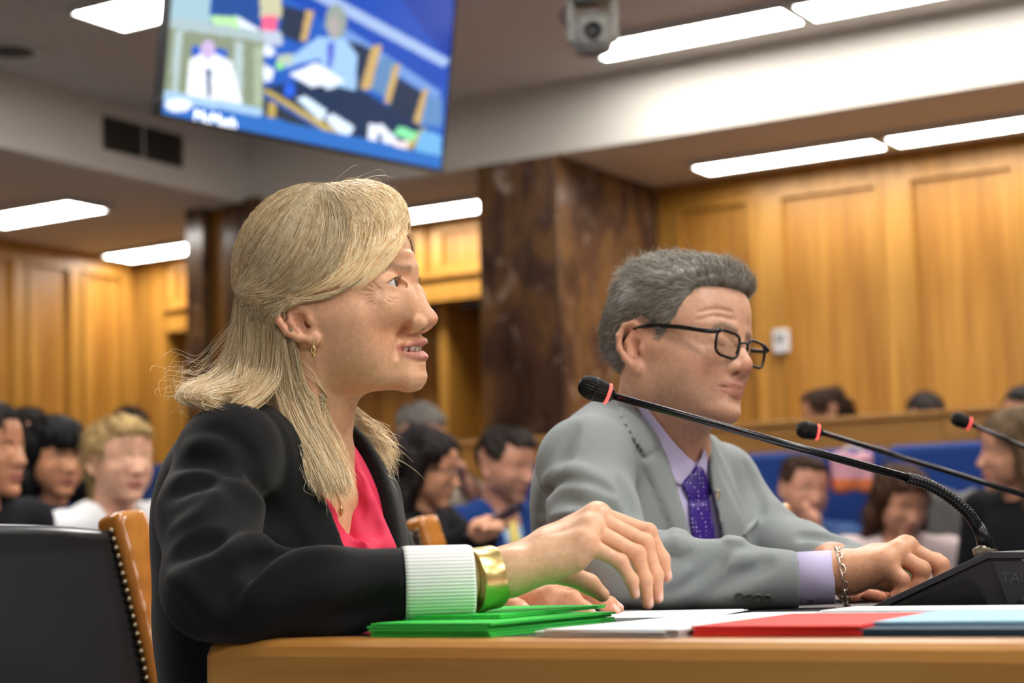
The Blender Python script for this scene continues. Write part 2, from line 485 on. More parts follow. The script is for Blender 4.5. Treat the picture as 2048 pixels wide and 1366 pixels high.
# ---- wall control box
q = hit(1565, 683, 1, YW - .03)
wb = tag(empty('wall_thermostat', (q[0], YW - .03, q[2] - .06)), 'small white control box on the wood panelled wall', 'thermostat')
box('case', (q[0] - .042, YW - .062, q[2] - .06), (q[0] + .042, YW - .03, q[2] + .06), M('thermostat_white', 'c9c9cb', 0.5), wb, .006)
box('dial_window', (q[0] - .025, YW - .064, q[2] - .01), (q[0] + .025, YW - .061, q[2] + .035), M('thermostat_grey', '8f9092', 0.4), wb)

# ---- wooden barrier with blue padded benches in front of the panelled wall
YBR = 6.9
br = tag(empty('wooden_barrier', (-2.5, YBR, 0)), 'long wooden barrier with a flat rail behind the audience', 'barrier')
bx0, bx1 = -4.9, 0.4
n = 4
for i in range(n):
    a, c = bx0 + (bx1 - bx0) * i / n, bx0 + (bx1 - bx0) * (i + 1) / n
    box('rail_board', (a + .002, YBR, 1.185), (c - .002, YBR + .03, 1.31), MAT['wood_ledge'], br)
    box('lower_board', (a + .002, YBR, .05), (c - .002, YBR + .03, 1.183), MAT['wood_dark'], br)
    box('ledge', (a + .001, YBR - .02, 1.31), (c - .001, YBR + .22, 1.335), MAT['wood_ledge'], br, .004)
def blue_seat(x0, x1, label):
    y = YBR - .62
    r = tag(empty('blue_bench_seat', ((x0 + x1) / 2, y, 0)), label, 'bench seat', 'blue padded seats along the barrier')
    o = box('backrest', (x0, YBR - .14, .52), (x1, YBR - .03, 1.20), MAT['blue'], r, .03, 3)
    box('seat', (x0, y, .30), (x1, YBR - .12, .46), MAT['blue'], r, .03, 3)
    box('base', (x0 + .03, y + .06, 0), (x1 - .03, YBR - .1, .30), MAT['black_plastic'], r)
    return r
labs = ['blue padded bench seat beside the man in the blue suit', 'blue padded bench seat behind the seated man in grey', 'blue padded bench seat by the man with his hand at his mouth', 'blue padded bench seat behind the pink bag', 'blue padded bench seat behind the long haired woman', 'blue padded bench seat by the woman in black', 'blue padded bench seat at the right end']
for i in range(7):
    blue_seat(-4.3 + i * .62, -4.3 + i * .62 + .60, labs[i])
# ================================================================== SOFT BODIES (signed distance fields meshed with surface nets)
class Field:
    def __init__(s, lo, hi, h):
        s.lo = np.asarray(lo, float); s.h = h
        s.n = np.ceil((np.asarray(hi, float) - s.lo) / h).astype(int) + 1
        s.f = np.full(tuple(s.n), 0.5, dtype=np.float32)
        s.ax = [(s.lo[i] + h * np.arange(s.n[i])).astype(np.float32) for i in range(3)]

    def sub(s, lo, hi):
        a = np.clip(np.floor((np.asarray(lo) - s.lo) / s.h).astype(int), 0, s.n)
        b = np.clip(np.ceil((np.asarray(hi) - s.lo) / s.h).astype(int) + 1, 0, s.n)
        sl = tuple(slice(a[i], b[i]) for i in range(3))
        if any(b[i] <= a[i] for i in range(3)): return None
        X = s.ax[0][sl[0]][:, None, None]; Y = s.ax[1][sl[1]][None, :, None]; Z = s.ax[2][sl[2]][None, None, :]
        return sl, X, Y, Z

    def comb(s, sl, d, k, op):
        f = s.f[sl]
        if op == 'u':
            if k > 0:
                hh = np.maximum(k - np.abs(f - d), 0) / k
                s.f[sl] = np.minimum(f, d) - hh * hh * k * 0.25
            else: s.f[sl] = np.minimum(f, d)
        elif op == 's':
            d = -d
            if k > 0:
                hh = np.maximum(k - np.abs(f - d), 0) / k
                s.f[sl] = np.maximum(f, d) + hh * hh * k * 0.25
            else: s.f[sl] = np.maximum(f, d)
        elif op == 'i':
            if k > 0:
                hh = np.maximum(k - np.abs(f - d), 0) / k
                s.f[sl] = np.maximum(f, d) + hh * hh * k * 0.25
            else: s.f[sl] = np.maximum(f, d)

    def cap(s, a, b, ra, rb=None, k=0.01, op='u'):
        """rounded cone between a and b"""
        rb = ra if rb is None else rb
        a = np.asarray(a, float); b = np.asarray(b, float)
        m = max(ra, rb) + k + 3 * s.h
        r = s.sub(np.minimum(a, b) - m, np.maximum(a, b) + m)
        if r is None: return s
        sl, X, Y, Z = r
        ba = b - a; L2 = float(ba @ ba) + 1e-12
        x, y, z = X - a[0], Y - a[1], Z - a[2]
        t = np.clip((x * ba[0] + y * ba[1] + z * ba[2]) / L2, 0, 1)
        d = np.sqrt((x - t * ba[0]) ** 2 + (y - t * ba[1]) ** 2 + (z - t * ba[2]) ** 2) - (ra + (rb - ra) * t)
        s.comb(sl, d, k, op); return s

    def chain(s, pts, radii, k=0.01, op='u'):
        radii = [radii] * len(pts) if np.isscalar(radii) else radii
        for i in range(len(pts) - 1): s.cap(pts[i], pts[i + 1], radii[i], radii[i + 1], k, op)
        return s

    def ell(s, c, r, k=0.01, op='u', R=None):
        """ellipsoid; R rows = its axes"""
        c = np.asarray(c, float); r = np.asarray(r, float)
        ext = r if R is None else np.abs(np.asarray(R, float).T) @ r
        m = ext + k + 3 * s.h
        q = s.sub(c - m, c + m)
        if q is None: return s
        sl, X, Y, Z = q
        x, y, z = X - c[0], Y - c[1], Z - c[2]
        if R is not None:
            R = np.asarray(R, float)
            x, y, z = (R[0, 0] * x + R[0, 1] * y + R[0, 2] * z, R[1, 0] * x + R[1, 1] * y + R[1, 2] * z, R[2, 0] * x + R[2, 1] * y + R[2, 2] * z)
        k0 = np.sqrt((x / r[0]) ** 2 + (y / r[1]) ** 2 + (z / r[2]) ** 2)
        k1 = np.sqrt((x / r[0] ** 2) ** 2 + (y / r[1] ** 2) ** 2 + (z / r[2] ** 2) ** 2) + 1e-9
        s.comb(sl, k0 * (k0 - 1) / k1, k, op); return s

    def fn(s, lo, hi, func, k=0.0, op='s'):
        q = s.sub(lo, hi)
        if q is None: return s
        sl, X, Y, Z = q
        s.comb(sl, func(X, Y, Z), k, op); return s

    def disp(s, lo, hi, func):
        """add func to the field (positive shrinks, negative swells)"""
        q = s.sub(lo, hi)
        if q is None: return s
        sl, X, Y, Z = q
        s.f[sl] = s.f[sl] + func(X, Y, Z); return s

    def sample(s, p):
        p = np.atleast_2d(p)
        g = (p - s.lo) / s.h
        g = np.clip(g, 0, s.n - 1.001)
        i = g.astype(int); t = g - i
        out = 0
        for a in (0, 1):
            for b in (0, 1):
                for c in (0, 1):
                    w = (t[:, 0] if a else 1 - t[:, 0]) * (t[:, 1] if b else 1 - t[:, 1]) * (t[:, 2] if c else 1 - t[:, 2])
                    out = out + w * s.f[i[:, 0] + a, i[:, 1] + b, i[:, 2] + c]
        return out

    def grad(s, p):
        e = s.h * 1.5
        g = np.stack([s.sample(p + np.eye(3)[i] * e) - s.sample(p - np.eye(3)[i] * e) for i in range(3)], 1)
        return g / (np.linalg.norm(g, axis=1, keepdims=True) + 1e-9)

    def smooth(s, it=1):
        f = s.f
        for _ in range(it):
            for ax in range(3):
                g = f.copy()
                sl0 = [slice(None)] * 3; sl1 = [slice(None)] * 3; sl2 = [slice(None)] * 3
                sl0[ax] = slice(0, -2); sl1[ax] = slice(1, -1); sl2[ax] = slice(2, None)
                g[tuple(sl1)] = 0.25 * f[tuple(sl0)] + 0.5 * f[tuple(sl1)] + 0.25 * f[tuple(sl2)]
                f = g
        s.f = f; return s

    def mesh(s):
        """naive surface nets -> vertices, quads"""
        f = s.f; ins = f < 0
        n = s.n
        c = np.zeros((n[0] - 1, n[1] - 1, n[2] - 1), dtype=np.int8)
        for a in (0, 1):
            for b in (0, 1):
                for d in (0, 1):
                    c += ins[a:n[0] - 1 + a, b:n[1] - 1 + b, d:n[2] - 1 + d]
        act = (c > 0) & (c < 8)
        idx = np.argwhere(act)
        if len(idx) == 0: return np.zeros((0, 3)), np.zeros((0, 4), int)
        acc = np.zeros((len(idx), 3)); cnt = np.zeros(len(idx))
        for ax in range(3):
            o1, o2 = [i for i in range(3) if i != ax]
            for u in (0, 1):
                for v in (0, 1):
                    p = idx.copy(); p[:, o1] += u; p[:, o2] += v
                    q = p.copy(); q[:, ax] += 1
                    fa = f[p[:, 0], p[:, 1], p[:, 2]]; fb = f[q[:, 0], q[:, 1], q[:, 2]]
                    m = (fa < 0) != (fb < 0)
                    t = np.where(m, fa / np.where(m, fa - fb, 1), 0)
                    pt = p.astype(float); pt[:, ax] += t
                    acc[m] += pt[m]; cnt[m] += 1
        V = acc / cnt[:, None] * s.h + s.lo
        num = np.full(act.shape, -1, dtype=np.int64); num[act] = np.arange(len(idx))
        Q = []
        for ax in range(3):
            o1, o2 = (ax + 1) % 3, (ax + 2) % 3
            A = [slice(None)] * 3; B = [slice(None)] * 3
            A[ax] = slice(0, n[ax] - 1); B[ax] = slice(1, n[ax])
            ch = ins[tuple(A)] != ins[tuple(B)]
            e = np.argwhere(ch)
            ok = (e[:, o1] > 0) & (e[:, o2] > 0) & (e[:, o1] < n[o1] - 1) & (e[:, o2] < n[o2] - 1)
            e = e[ok]
            if len(e) == 0: continue
            def cell(d1, d2):
                g = e.copy(); g[:, o1] -= d1; g[:, o2] -= d2
                return num[g[:, 0], g[:, 1], g[:, 2]]
            q = np.stack([cell(1, 1), cell(0, 1), cell(0, 0), cell(1, 0)], 1)
            fl = ~ins[e[:, 0], e[:, 1], e[:, 2]]
            q[fl] = q[fl][:, ::-1]
            Q.append(q)
        Q = np.concatenate(Q)
        return V, Q

def relax(V, Q, it=2, lam=0.5):
    """light Laplacian smoothing of a quad mesh"""
    n = len(V)
    for _ in range(it):
        acc = np.zeros((n, 3)); cnt = np.zeros(n)
        for i in range(4):
            a, b = Q[:, i], Q[:, (i + 1) % 4]
            for x, y in ((a, b), (b, a)):
                for c in range(3): acc[:, c] += np.bincount(x, V[y, c], n)
                cnt += np.bincount(x, minlength=n)
        V = V + lam * (acc / np.maximum(cnt, 1)[:, None] - V)
    return V

def smoothstep(a, b, x):
    t = np.clip((x - a) / (b - a), 0, 1)
    return t * t * (3 - 2 * t)

# ------------------------------------------------------------------ strands of hair as thin three-sided tubes (one mesh)
def strand_mesh(S, rad):
    """S: (n, m, 3) points, rad: (n,) or (n, m) radii -> V, F quads"""
    n, m, _ = S.shape
    T = np.gradient(S, axis=1); T /= np.linalg.norm(T, axis=2, keepdims=True) + 1e-9
    refs = np.array([[.3, .5, .81], [.9, -.3, .3], [-.2, .95, -.25]])
    worst = np.abs(np.einsum('nmk,rk->nmr', T, refs)).max(1)        # keep the frame away from the strand's own direction
    ref = refs[worst.argmin(1)][:, None, :]
    u = np.cross(T, np.broadcast_to(ref, T.shape)); u /= np.linalg.norm(u, axis=2, keepdims=True) + 1e-9
    v = np.cross(T, u)
    rad = np.asarray(rad)
    if rad.ndim == 1:
        tp = np.ones(m); tp[-1] = 0.25; tp[-2] = 0.7
        rad = rad[:, None] * tp[None, :]
    V = np.zeros((n, m, 3, 3))
    for j in range(3):
        a = 2 * math.pi * j / 3
        V[:, :, j] = S + rad[..., None] * (math.cos(a) * u + math.sin(a) * v)
    base = np.arange(n * m * 3).reshape(n, m, 3)
    F = []
    for j in range(3):
        k = (j + 1) % 3
        F.append(np.stack([base[:, :-1, j], base[:, :-1, k], base[:, 1:, k], base[:, 1:, j]], -1).reshape(-1, 4))
    return V.reshape(-1, 3), np.concatenate(F)

def sheet(ga, gb, n, m, rng, jit=0.0, wav=0.0, len_jit=0.08, ease=None):
    """n strands of m points blended between guide a and guide b (control point lists of equal length)"""
    A = spline(ga, m); B = spline(gb, m)
    t = rng.random(n); kq = max(6, n // 40)
    t = (t + .55 * ((np.round(t * kq) / kq) - t))[:, None, None]
    S = A[None] * (1 - t) + B[None] * t
    ph = rng.random((n, 1, 3)) * 6.28
    s = np.linspace(0, 1, m)[None, :, None]
    off = rng.normal(0, 1, (n, 1, 3)) * jit
    S = S + off * (0.35 + 0.65 * s) + wav * np.sin(ph + s * (4 + 4 * rng.random((n, 1, 1)))) * s
    if len_jit:
        L = 1 - len_jit * rng.random(n)
        q = np.linspace(0, 1, m)[None, :] * L[:, None] * (m - 1)
        i = np.minimum(q.astype(int), m - 2); f = (q - i)[..., None]
        r = np.arange(n)[:, None]
        S = S[r, i] * (1 - f) + S[r, i + 1] * f
    return S

# ------------------------------------------------------------------ heads
STD = dict(
    crn_c=(-.005, 0, .050), crn_r=(.094, .0735, .079), fore=(.089, .072), neckr=.052,
    eye=(.0765, .0315, .021), lid=(0.34, -0.18), browz=.036, nas=(.0935, .029), tip=(.121, -.010), subn=(.104, -.021),
    ulip=(.1075, -.036), stom=(.102, -.043), llip=(.1055, -.050), ment=(.0985, -.062), chin=(.1005, -.078), mentn=(.090, -.090),
    mouth_w=.025, open=0.0, jaw_w=.046, gon_z=-.052, cheek=.045, nose_w=.0135, ear=True)

def head_field(h, p, lo=(-.125, -.098, -.16), hi=(.140, .098, .150)):
    """head in its own frame: x forward, y left, z up, origin between the ear canals"""
    F = Field(lo, hi, h)
    F.ell(p['crn_c'], p['crn_r'], 0)
    fx, fz = p['fore']
    F.ell((fx - .047, 0, fz - .006), (.047, .058, .046), .02)
    F.ell((.050, 0, -.012), (.043, .054, .064), .025)
    cx, cz = p['chin']
    for s in (-1, 1):
        F.cap((.004, s * .060, -.004), (.008, s * p['jaw_w'], p['gon_z']), .014, .014, .02)
        F.cap((.008, s * p['jaw_w'], p['gon_z']), (cx - .020, s * .013, cz), .014, .0135, .02)
        F.ell((.064, s * p['cheek'], -.006), (.022, .017, .015), .018)
        F.cap((.058, s * .053, -.001), (.010, s * .068, .004), .0085, .008, .012)
        F.ell((.052, s * .039, -.038), (.028, .019, .028), .02)
        F.ell((-.01, s * .060, .035), (.055, .016, .045), .02)
        F.ell((.030, s * .052, -.020), (.036, .016, .032), .022)
        F.ell((.042, s * .046, .036), (.032, .018, .032), .022)
    F.ell((cx - .016, 0, cz - .001), (.016, .021, p.get('chinr', .0135)), .012)
    ux, uz = p['stom']
    F.ell((ux - .027, 0, uz), (.027, .030, .024), .014)
    # under-jaw floor
    F.ell((.035, 0, -.062), (.050, .036, .018), .02)
    ex, ey, ez = p['eye']
    nx, nz = p['nas']
    for s in (-1, 1):
        F.cap((nx - .011, s * .010, p['browz']), (ex - .008, s * .045, p['browz'] - .001), p.get('browr', .0095), p.get('browr', .0095) * .95, .010)
        F.ell((ex + .017, s * (ey - .0005), ez + .001), (.012, .0155, .0115), .009, 's')
        F.ell((ex, s * ey, ez), (.0137, .0145, .0137), .004)
        F.ell((ex - .006, s * (ey + .003), ez - .0165), (.016, .019, .009), .010)
        F.ell((ex - .013, s * (ey + .013), ez + .001), (.012, .008, .016), .012)
        F.ell((ex + p.get('maxx', .006), s * .0185, ez - .020), (.016, .014, .024), .013)
        if 'apple' in p: F.ell((ex + p['apple'][0], s * (ey + .004), ez + p['apple'][1]), (.018, .018, .014), .014)
    F.cap((nx - .0125, 0, p['browz'] + .002), (nx - .0085, 0, nz - .002), .0105, .0078, .007)
    # nose
    tx, tz = p['tip']; sx, sz = p['subn']
    F.cap((nx - .0075, 0, nz), (tx - .010, 0, tz + .004), .0068, .0085, .009)
    F.cap((nx - .016, 0, nz - .006), (tx - .022, 0, tz - .002), .009, .013, .012)
    tr = p.get('tipr', .0092)
    F.ell((tx - tr, 0, tz), (tr, tr, tr * .93), .005)
    for s in (-1, 1):
        F.ell((tx - .0205, s * p['nose_w'], tz - .004), (.0118, .0066, .0090), .005)
    F.cap((tx - .009, 0, tz - .005), (sx - .004, 0, sz + .003), .0045, .005, .004)
    for s in (-1, 1):
        F.cap((tx - .0150, s * .0085, tz - .0130), (tx - .0185, s * .0070, tz - .003), .0042, .0028, .002, 's')
    # lips
    lx, lz = p['ulip']; bx_, bz = p['llip']; w = p['mouth_w']; op = p['open']
    for s in (-1, 1):
        cb = p.get('cback', .0165); sm = p.get('smile', 0)
        pts = [(lx - .0052, 0, lz - .0012), (lx - .0068, s * w * .4, lz - .0008 + sm * .2), (lx - .0052 - cb * .62, s * w * .8, lz * .45 + uz * .55 + .001 + sm * .7), (ux - cb, s * w * 1.02, uz + .0005 + sm)]
        F.chain(pts, np.array([.0052, .0050, .0042, .0022]) * p.get('lips', 1), .003)
        pts = [(bx_ - .0060, 0, bz - .0006), (bx_ - .0073, s * w * .4, bz - .0004 + sm * .2), (bx_ - .006 - cb * .62, s * w * .8, bz * .5 + uz * .5 - .001 + sm * .7), (ux - cb, s * w * 1.02, uz - .0008 + sm)]
        F.chain(pts, np.array([.0060, .0058, .0045, .0022]) * p.get('lips', 1), .003)
        if op > 0:
            F.chain([(ux + .004, 0, uz), (ux + .002, s * w * .45, uz + sm * .2), (ux - cb * .62, s * w * .85, uz + sm * .7), (ux - cb, s * w, uz + sm)], [op, op * .95, op * .6, op * .15], .0015, 's')
            F.chain([(ux - .006, 0, uz), (ux - .006, s * w * .45, uz), (ux - .014, s * w * .8, uz)], [op * 1.2, op * 1.1, op * .4], .001, 's')
        else:
            F.chain([(ux + .0035, 0, uz), (ux + .001, s * w * .45, uz - .0004), (ux + .002 - cb * .62, s * w * .8, uz + sm * .6), (ux + .003 - cb, s * w * 1.05, uz + sm)], [.0011, .0011, .0010, .0008], .0025, 's')
    F.ell((p['ment'][0] + .009, 0, p['ment'][1]), (.009, .019, .006), .008, 's')
    # eye openings: wedge between two lid planes through the eye centre
    up, dn = p['lid']
    for s in (-1, 1):
        c = (ex, s * ey, ez)
        def wedge(X, Y, Z, c=c):
            x, y, z = X - c[0], Y - c[1], Z - c[2]
            ax = np.abs(y) / .0135
            tu = up * np.sqrt(np.clip(1 - ax ** 2, 0, 1)) + 0 * x; td = dn * np.sqrt(np.clip(1 - ax ** 2, 0, 1)) + 0 * x
            r = np.maximum(np.sqrt(x * x + z * z), 1e-6)
            ang = np.arctan2(z, np.maximum(x, 1e-6))
            d = np.maximum(ang - tu, td - ang) * r
            d = np.maximum(d, np.sqrt(x * x + y * y + z * z) - .022)
            d = np.maximum(d, p.get('canth', .003) - x)
            return d
        if up - dn > .12:
            F.fn((c[0] - .002, c[1] - .018, c[2] - .016), (c[0] + .024, c[1] + .018, c[2] + .016), wedge, .0012, 's')
        else:
            F.chain([(ex + .0133, s * (ey - .010), ez + .0125 * dn), (ex + .0142, s * ey, ez + .014 * dn - .001), (ex + .0085, s * (ey + .0115), ez + .012 * dn)], .0008, .0015, 's')
        # upper lid crease
        if up > 0:
            F.chain([(ex + .0105, s * (ey - .011), ez + .0100), (ex + .0108, s * ey, ez + .0118), (ex + .004, s * (ey + .0125), ez + .008)], .0008, .002, 's')
    if p['ear']:
        for s in (-1, 1):
            ear(F, s, **p.get('earp', {}))
    return F

def ear(F, s, x0=-.002, z0=-.002, y0=.071, rot=8.0, sc=.92):
    """outer ear: helix, antihelix, lobe, tragus and a hollow concha"""
    ca, sa = math.cos(math.radians(rot)), math.sin(math.radians(rot))
    def e(x, z, out):
        x, z = x * sc, z * sc
        return (x0 + x * ca - z * sa, s * (y0 + out * sc), z0 + x * sa + z * ca)
    R = np.array([[ca, 0, sa], [0, 1, 0], [-sa, 0, ca]])
    def el(c, r, k, op='u'): F.ell(e(*c), np.array(r) * sc, k, op, R=R)
    el((-.010, .006, .003), (.018, .0055, .028), .006)
    F.chain([e(.004, .010, .002), e(.002, .026, .006), e(-.008, .034, .010), e(-.020, .031, .013), e(-.027, .018, .015), e(-.0265, .002, .014), e(-.019, -.012, .011), e(-.009, -.022, .008)], [.003, .0034, .0038, .0038, .0040, .0038, .0038, .0045], .003)
    el((-.004, -.024, .006), (.0085, .0042, .0085), .004)
    el((-.005, .001, .012), (.0098, .0085, .0125), .003, 's')
    el((.0, -.003, .004), (.0055, .010, .006), .002, 's')
    el((-.014, .021, .015), (.0070, .0055, .0085), .003, 's')
    F.chain([e(-.011, .024, .008), e(-.0175, .010, .010), e(-.015, -.006, .009)], [.0024, .003, .003], .003)
    el((.004, -.001, .006), (.005, .0045, .007), .003)

def profile_warp(V, prof, wy=.016, x0=.045):
    """shift the front of the face so that its midline follows the given (x, z) profile"""
    prof = np.asarray(prof); prof = prof[np.argsort(prof[:, 1])]
    z = V[:, 2]; m = (np.abs(V[:, 1]) < .0022) & (V[:, 0] > x0)
    zb = np.arange(prof[0, 1], prof[-1, 1], .0015)
    cur = np.array([V[m & (np.abs(z - b) < .0016), 0].max() if (m & (np.abs(z - b) < .0016)).any() else np.nan for b in zb])
    ok = ~np.isnan(cur)
    tgt = np.interp(zb, prof[:, 1], prof[:, 0])
    d = np.where(ok, tgt - np.nan_to_num(cur), 0)
    d = np.clip(d, -.012, .012)
    dz = np.interp(z, zb, d, left=0, right=0) * smoothstep(zb[0], zb[0] + .005, z) * smoothstep(zb[-1], zb[-1] - .005, z)
    w = np.exp(-(V[:, 1] / wy) ** 2) * smoothstep(x0 - .01, x0 + .03, V[:, 0])
    V = V.copy(); V[:, 0] += dz * w
    return V

def rot_head(yaw, pitch, roll):
    """camera-space rotation of a head frame. yaw>0 turns the face from right-profile towards the camera; pitch>0 lifts it; columns: forward, left, up in (right, up, depth)"""
    cy, sy = math.cos(yaw), math.sin(yaw)
    f = np.array([cy, 0, -sy]); l = np.array([sy, 0, cy]); u = np.array([0, 1.0, 0])
    f, u = f * math.cos(pitch) + u * math.sin(pitch), u * math.cos(pitch) - f * math.sin(pitch)
    l, u = l * math.cos(roll) + u * math.sin(roll), u * math.cos(roll) - l * math.sin(roll)
    return np.stack([f, l, u], 1)

def skin_cols(V, p, base, lip, seed=0, brow=None, blush=None, stubble=None):
    """painted skin tones of a head in its own frame"""
    base = np.array(lin(base)[:3]); lip = np.array(lin(lip)[:3])
    C = np.tile(base, (len(V), 1))
    x, y, z = V.T
    rng = np.random.default_rng(seed)
    # blotchy variation
    k = rng.normal(0, 1, (10, 3)) * 60; ph = rng.random(10) * 6.28
    nz = sum(np.sin(V @ k[i] + ph[i]) for i in range(10)) / 10
    C *= (1 + .07 * nz)[:, None]
    if blush is not None:
        b = np.array(lin(blush)[:3])
        for c, r, a in (((.075, .042, -.018), .022, .45), ((p['tip'][0], 0, p['tip'][1]), .014, .55), ((-.01, .085, .0), .03, .4), ((.085, 0, -.078), .018, .2)):
            d = np.sqrt((x - c[0]) ** 2 + (np.abs(y) - c[1]) ** 2 + (z - c[2]) ** 2)
            w = a * np.exp(-(d / r) ** 2)
            C = C * (1 - w[:, None]) + b * w[:, None]
    if stubble is not None:
        b = np.array(lin(stubble)[:3])
        w = .35 * smoothstep(-.012, -.035, z) * smoothstep(.0, .03, x) * smoothstep(-.10, -.085, z)
        C = C * (1 - w[:, None]) + b * w[:, None]
    lx, lz = p['ulip']; bx_, bz = p['llip']; ux, uz = p['stom']; wd = p['mouth_w']
    ya = np.abs(y) / wd
    top = lz + .0042 - ya ** 2 * .006 - .0012 * np.exp(-(y / .003) ** 2)
    bot = bz - .0055 + ya ** 2 * .007
    w = smoothstep(.0012, -.0008, z - top) * smoothstep(-.0012, .0008, z - bot) * smoothstep(1.08, .95, ya) * smoothstep(ux - .030, ux - .022, x)
    C = C * (1 - .8 * w[:, None]) + lip * .8 * w[:, None]
    if brow is not None:
        b = np.array(lin(brow)[:3])
        ex, ey, ez = p['eye']; bz_ = p['browz']
        ya = np.abs(y)
        cz = bz_ - .0005 + .004 * np.clip((ya - .012) / .018, 0, 1) - .006 * np.clip((ya - .034) / .014, 0, 1)
        w = np.exp(-((z - cz) / .0042) ** 2) * smoothstep(.007, .012, ya) * smoothstep(.052, .044, ya) * smoothstep(.05, .06, x)
        C = C * (1 - p.get('browa', .75) * w[:, None]) + b * p.get('browa', .75) * w[:, None]
    # nostrils and mouth inside
    d = np.sqrt((x - p['tip'][0] + .0175) ** 2 + (np.abs(y) - .007) ** 2 + (z - p['tip'][1] + .008) ** 2)
    w = smoothstep(.0048, .003, d)
    C = C * (1 - .7 * w[:, None]) + np.array(lin('5a1a12')[:3]) * .7 * w[:, None]
    return C

def skin_mat(name, rough=.40, sss=.10):
    m = vcol(M(name, 'd0a080', rough, spec=.4))
    b = m.node_tree.nodes['Principled BSDF']
    b.inputs['Subsurface Weight'].default_value = sss
    b.inputs['Subsurface Radius'].default_value = (1.0, .35, .2)
    b.inputs['Subsurface Scale'].default_value = .006
    nt, b, N, L = nodes(m)
    tc = N('ShaderNodeTexCoord'); n1 = N('ShaderNodeTexNoise'); n2 = N('ShaderNodeTexNoise'); cr = N('ShaderNodeValToRGB'); mx = N('ShaderNodeMix'); mx.data_type = 'RGBA'; mx.blend_type = 'MULTIPLY'
    n1.inputs['Scale'].default_value = 160; n1.inputs['Detail'].default_value = 6; n1.inputs['Roughness'].default_value = .7
    e = cr.color_ramp.elements; e[0].position = .30; e[0].color = (.84, .77, .74, 1); e[1].position = .68; e[1].color = (1.12, 1.10, 1.09, 1)
    vc = [x for x in nt.nodes if x.bl_idname == 'ShaderNodeVertexColor'][0]
    L(tc.outputs['Object'], n1.inputs['Vector']); L(n1.outputs['Fac'], cr.inputs['Fac'])
    mx.inputs['Factor'].default_value = .8
    L(vc.outputs['Color'], mx.inputs['A']); L(cr.outputs['Color'], mx.inputs['B']); L(mx.outputs['Result'], b.inputs['Base Color'])
    n2.inputs['Scale'].default_value = 700; n2.inputs['Detail'].default_value = 4
    bp = N('ShaderNodeBump'); bp.inputs['Strength'].default_value = .25; bp.inputs['Distance'].default_value = .0006
    L(tc.outputs['Object'], n2.inputs['Vector']); L(n2.outputs['Fac'], bp.inputs['Height']); L(bp.outputs['Normal'], b.inputs['Normal'])
    return m

def eyes(p, toW, parent, iris='6b5a45', look=(0, 0)):
    """eyeballs with iris and pupil, in the head frame"""
    ex, ey, ez = p['eye']
    for s in (-1, 1):
        nu, nv = 20, 14
        V = []; Cc = []
        ax = np.array([math.cos(look[0]) * math.cos(look[1]), math.sin(look[0]), math.sin(look[1])]); ax /= np.linalg.norm(ax)
        u, v = frame_of(ax)
        for i in range(nv + 1):
            a = math.pi * (i / nv) ** 1.5
            for j in range(nu):
                b = 2 * math.pi * j / nu
                r = .0122
                d = ax * math.cos(a) + math.sin(a) * (math.cos(b) * u + math.sin(b) * v)
                V.append(np.array([ex, s * ey, ez]) + d * r)
                Cc.append(lin('0a0808')[:3] if a < .2 else (lin(iris)[:3] if a < .46 else (lin('2a2018')[:3] if a < .52 else lin('e6ddd6')[:3])))
        F = [(i * nu + j, i * nu + (j + 1) % nu, (i + 1) * nu + (j + 1) % nu, (i + 1) * nu + j) for i in range(nv) for j in range(nu)]
        o = mk('eye', toW(np.array(V)), F, MAT['eye'], parent, smooth=True)
        set_col(o, np.array(Cc))
MAT['eye'] = vcol(M('eye_surface', 'ffffff', .08, spec=.6))
# ================================================================== PERSON HELPERS
def cast(F, o, d, t0, t1, n=160):
    """first point inside field F along o + t d"""
    t = np.linspace(t0, t1, n)
    v = F.sample(o + t[:, None] * d)
    i = np.argmax(v < 0)
    if v[i] >= 0: return None
    if i == 0: return o + t[0] * d
    a, b = v[i - 1], v[i]
    tt = t[i - 1] + (t[i] - t[i - 1]) * a / (a - b)
    return o + tt * d

def ray(px, py):
    d = np.array([(px - 1024.0) / FPX, (683.0 - py) / FPX, 1.0])
    return d

def creases(F, lines, r, k, op='s', t0=1.2, t1=3.2, lift=0.0):
    """carve (or raise) soft lines on a camera-space field along pixel polylines"""
    for L in lines:
        pts = spline([(a, b) for a, b in L], 3 * len(L) + 2)
        q = []
        for a, b in pts:
            h_ = cast(F, np.zeros(3), ray(a, b), t0, t1, 400)
            if h_ is not None: q.append(h_ + lift * ray(a, b))
        n = len(q)
        for i in range(n - 1):
            if np.linalg.norm(q[i + 1] - q[i]) > .06: continue
            s0 = math.sin(math.pi * (i + .5) / n) ** .6
            F.cap(q[i], q[i + 1], r * s0, r * s0, k, op)

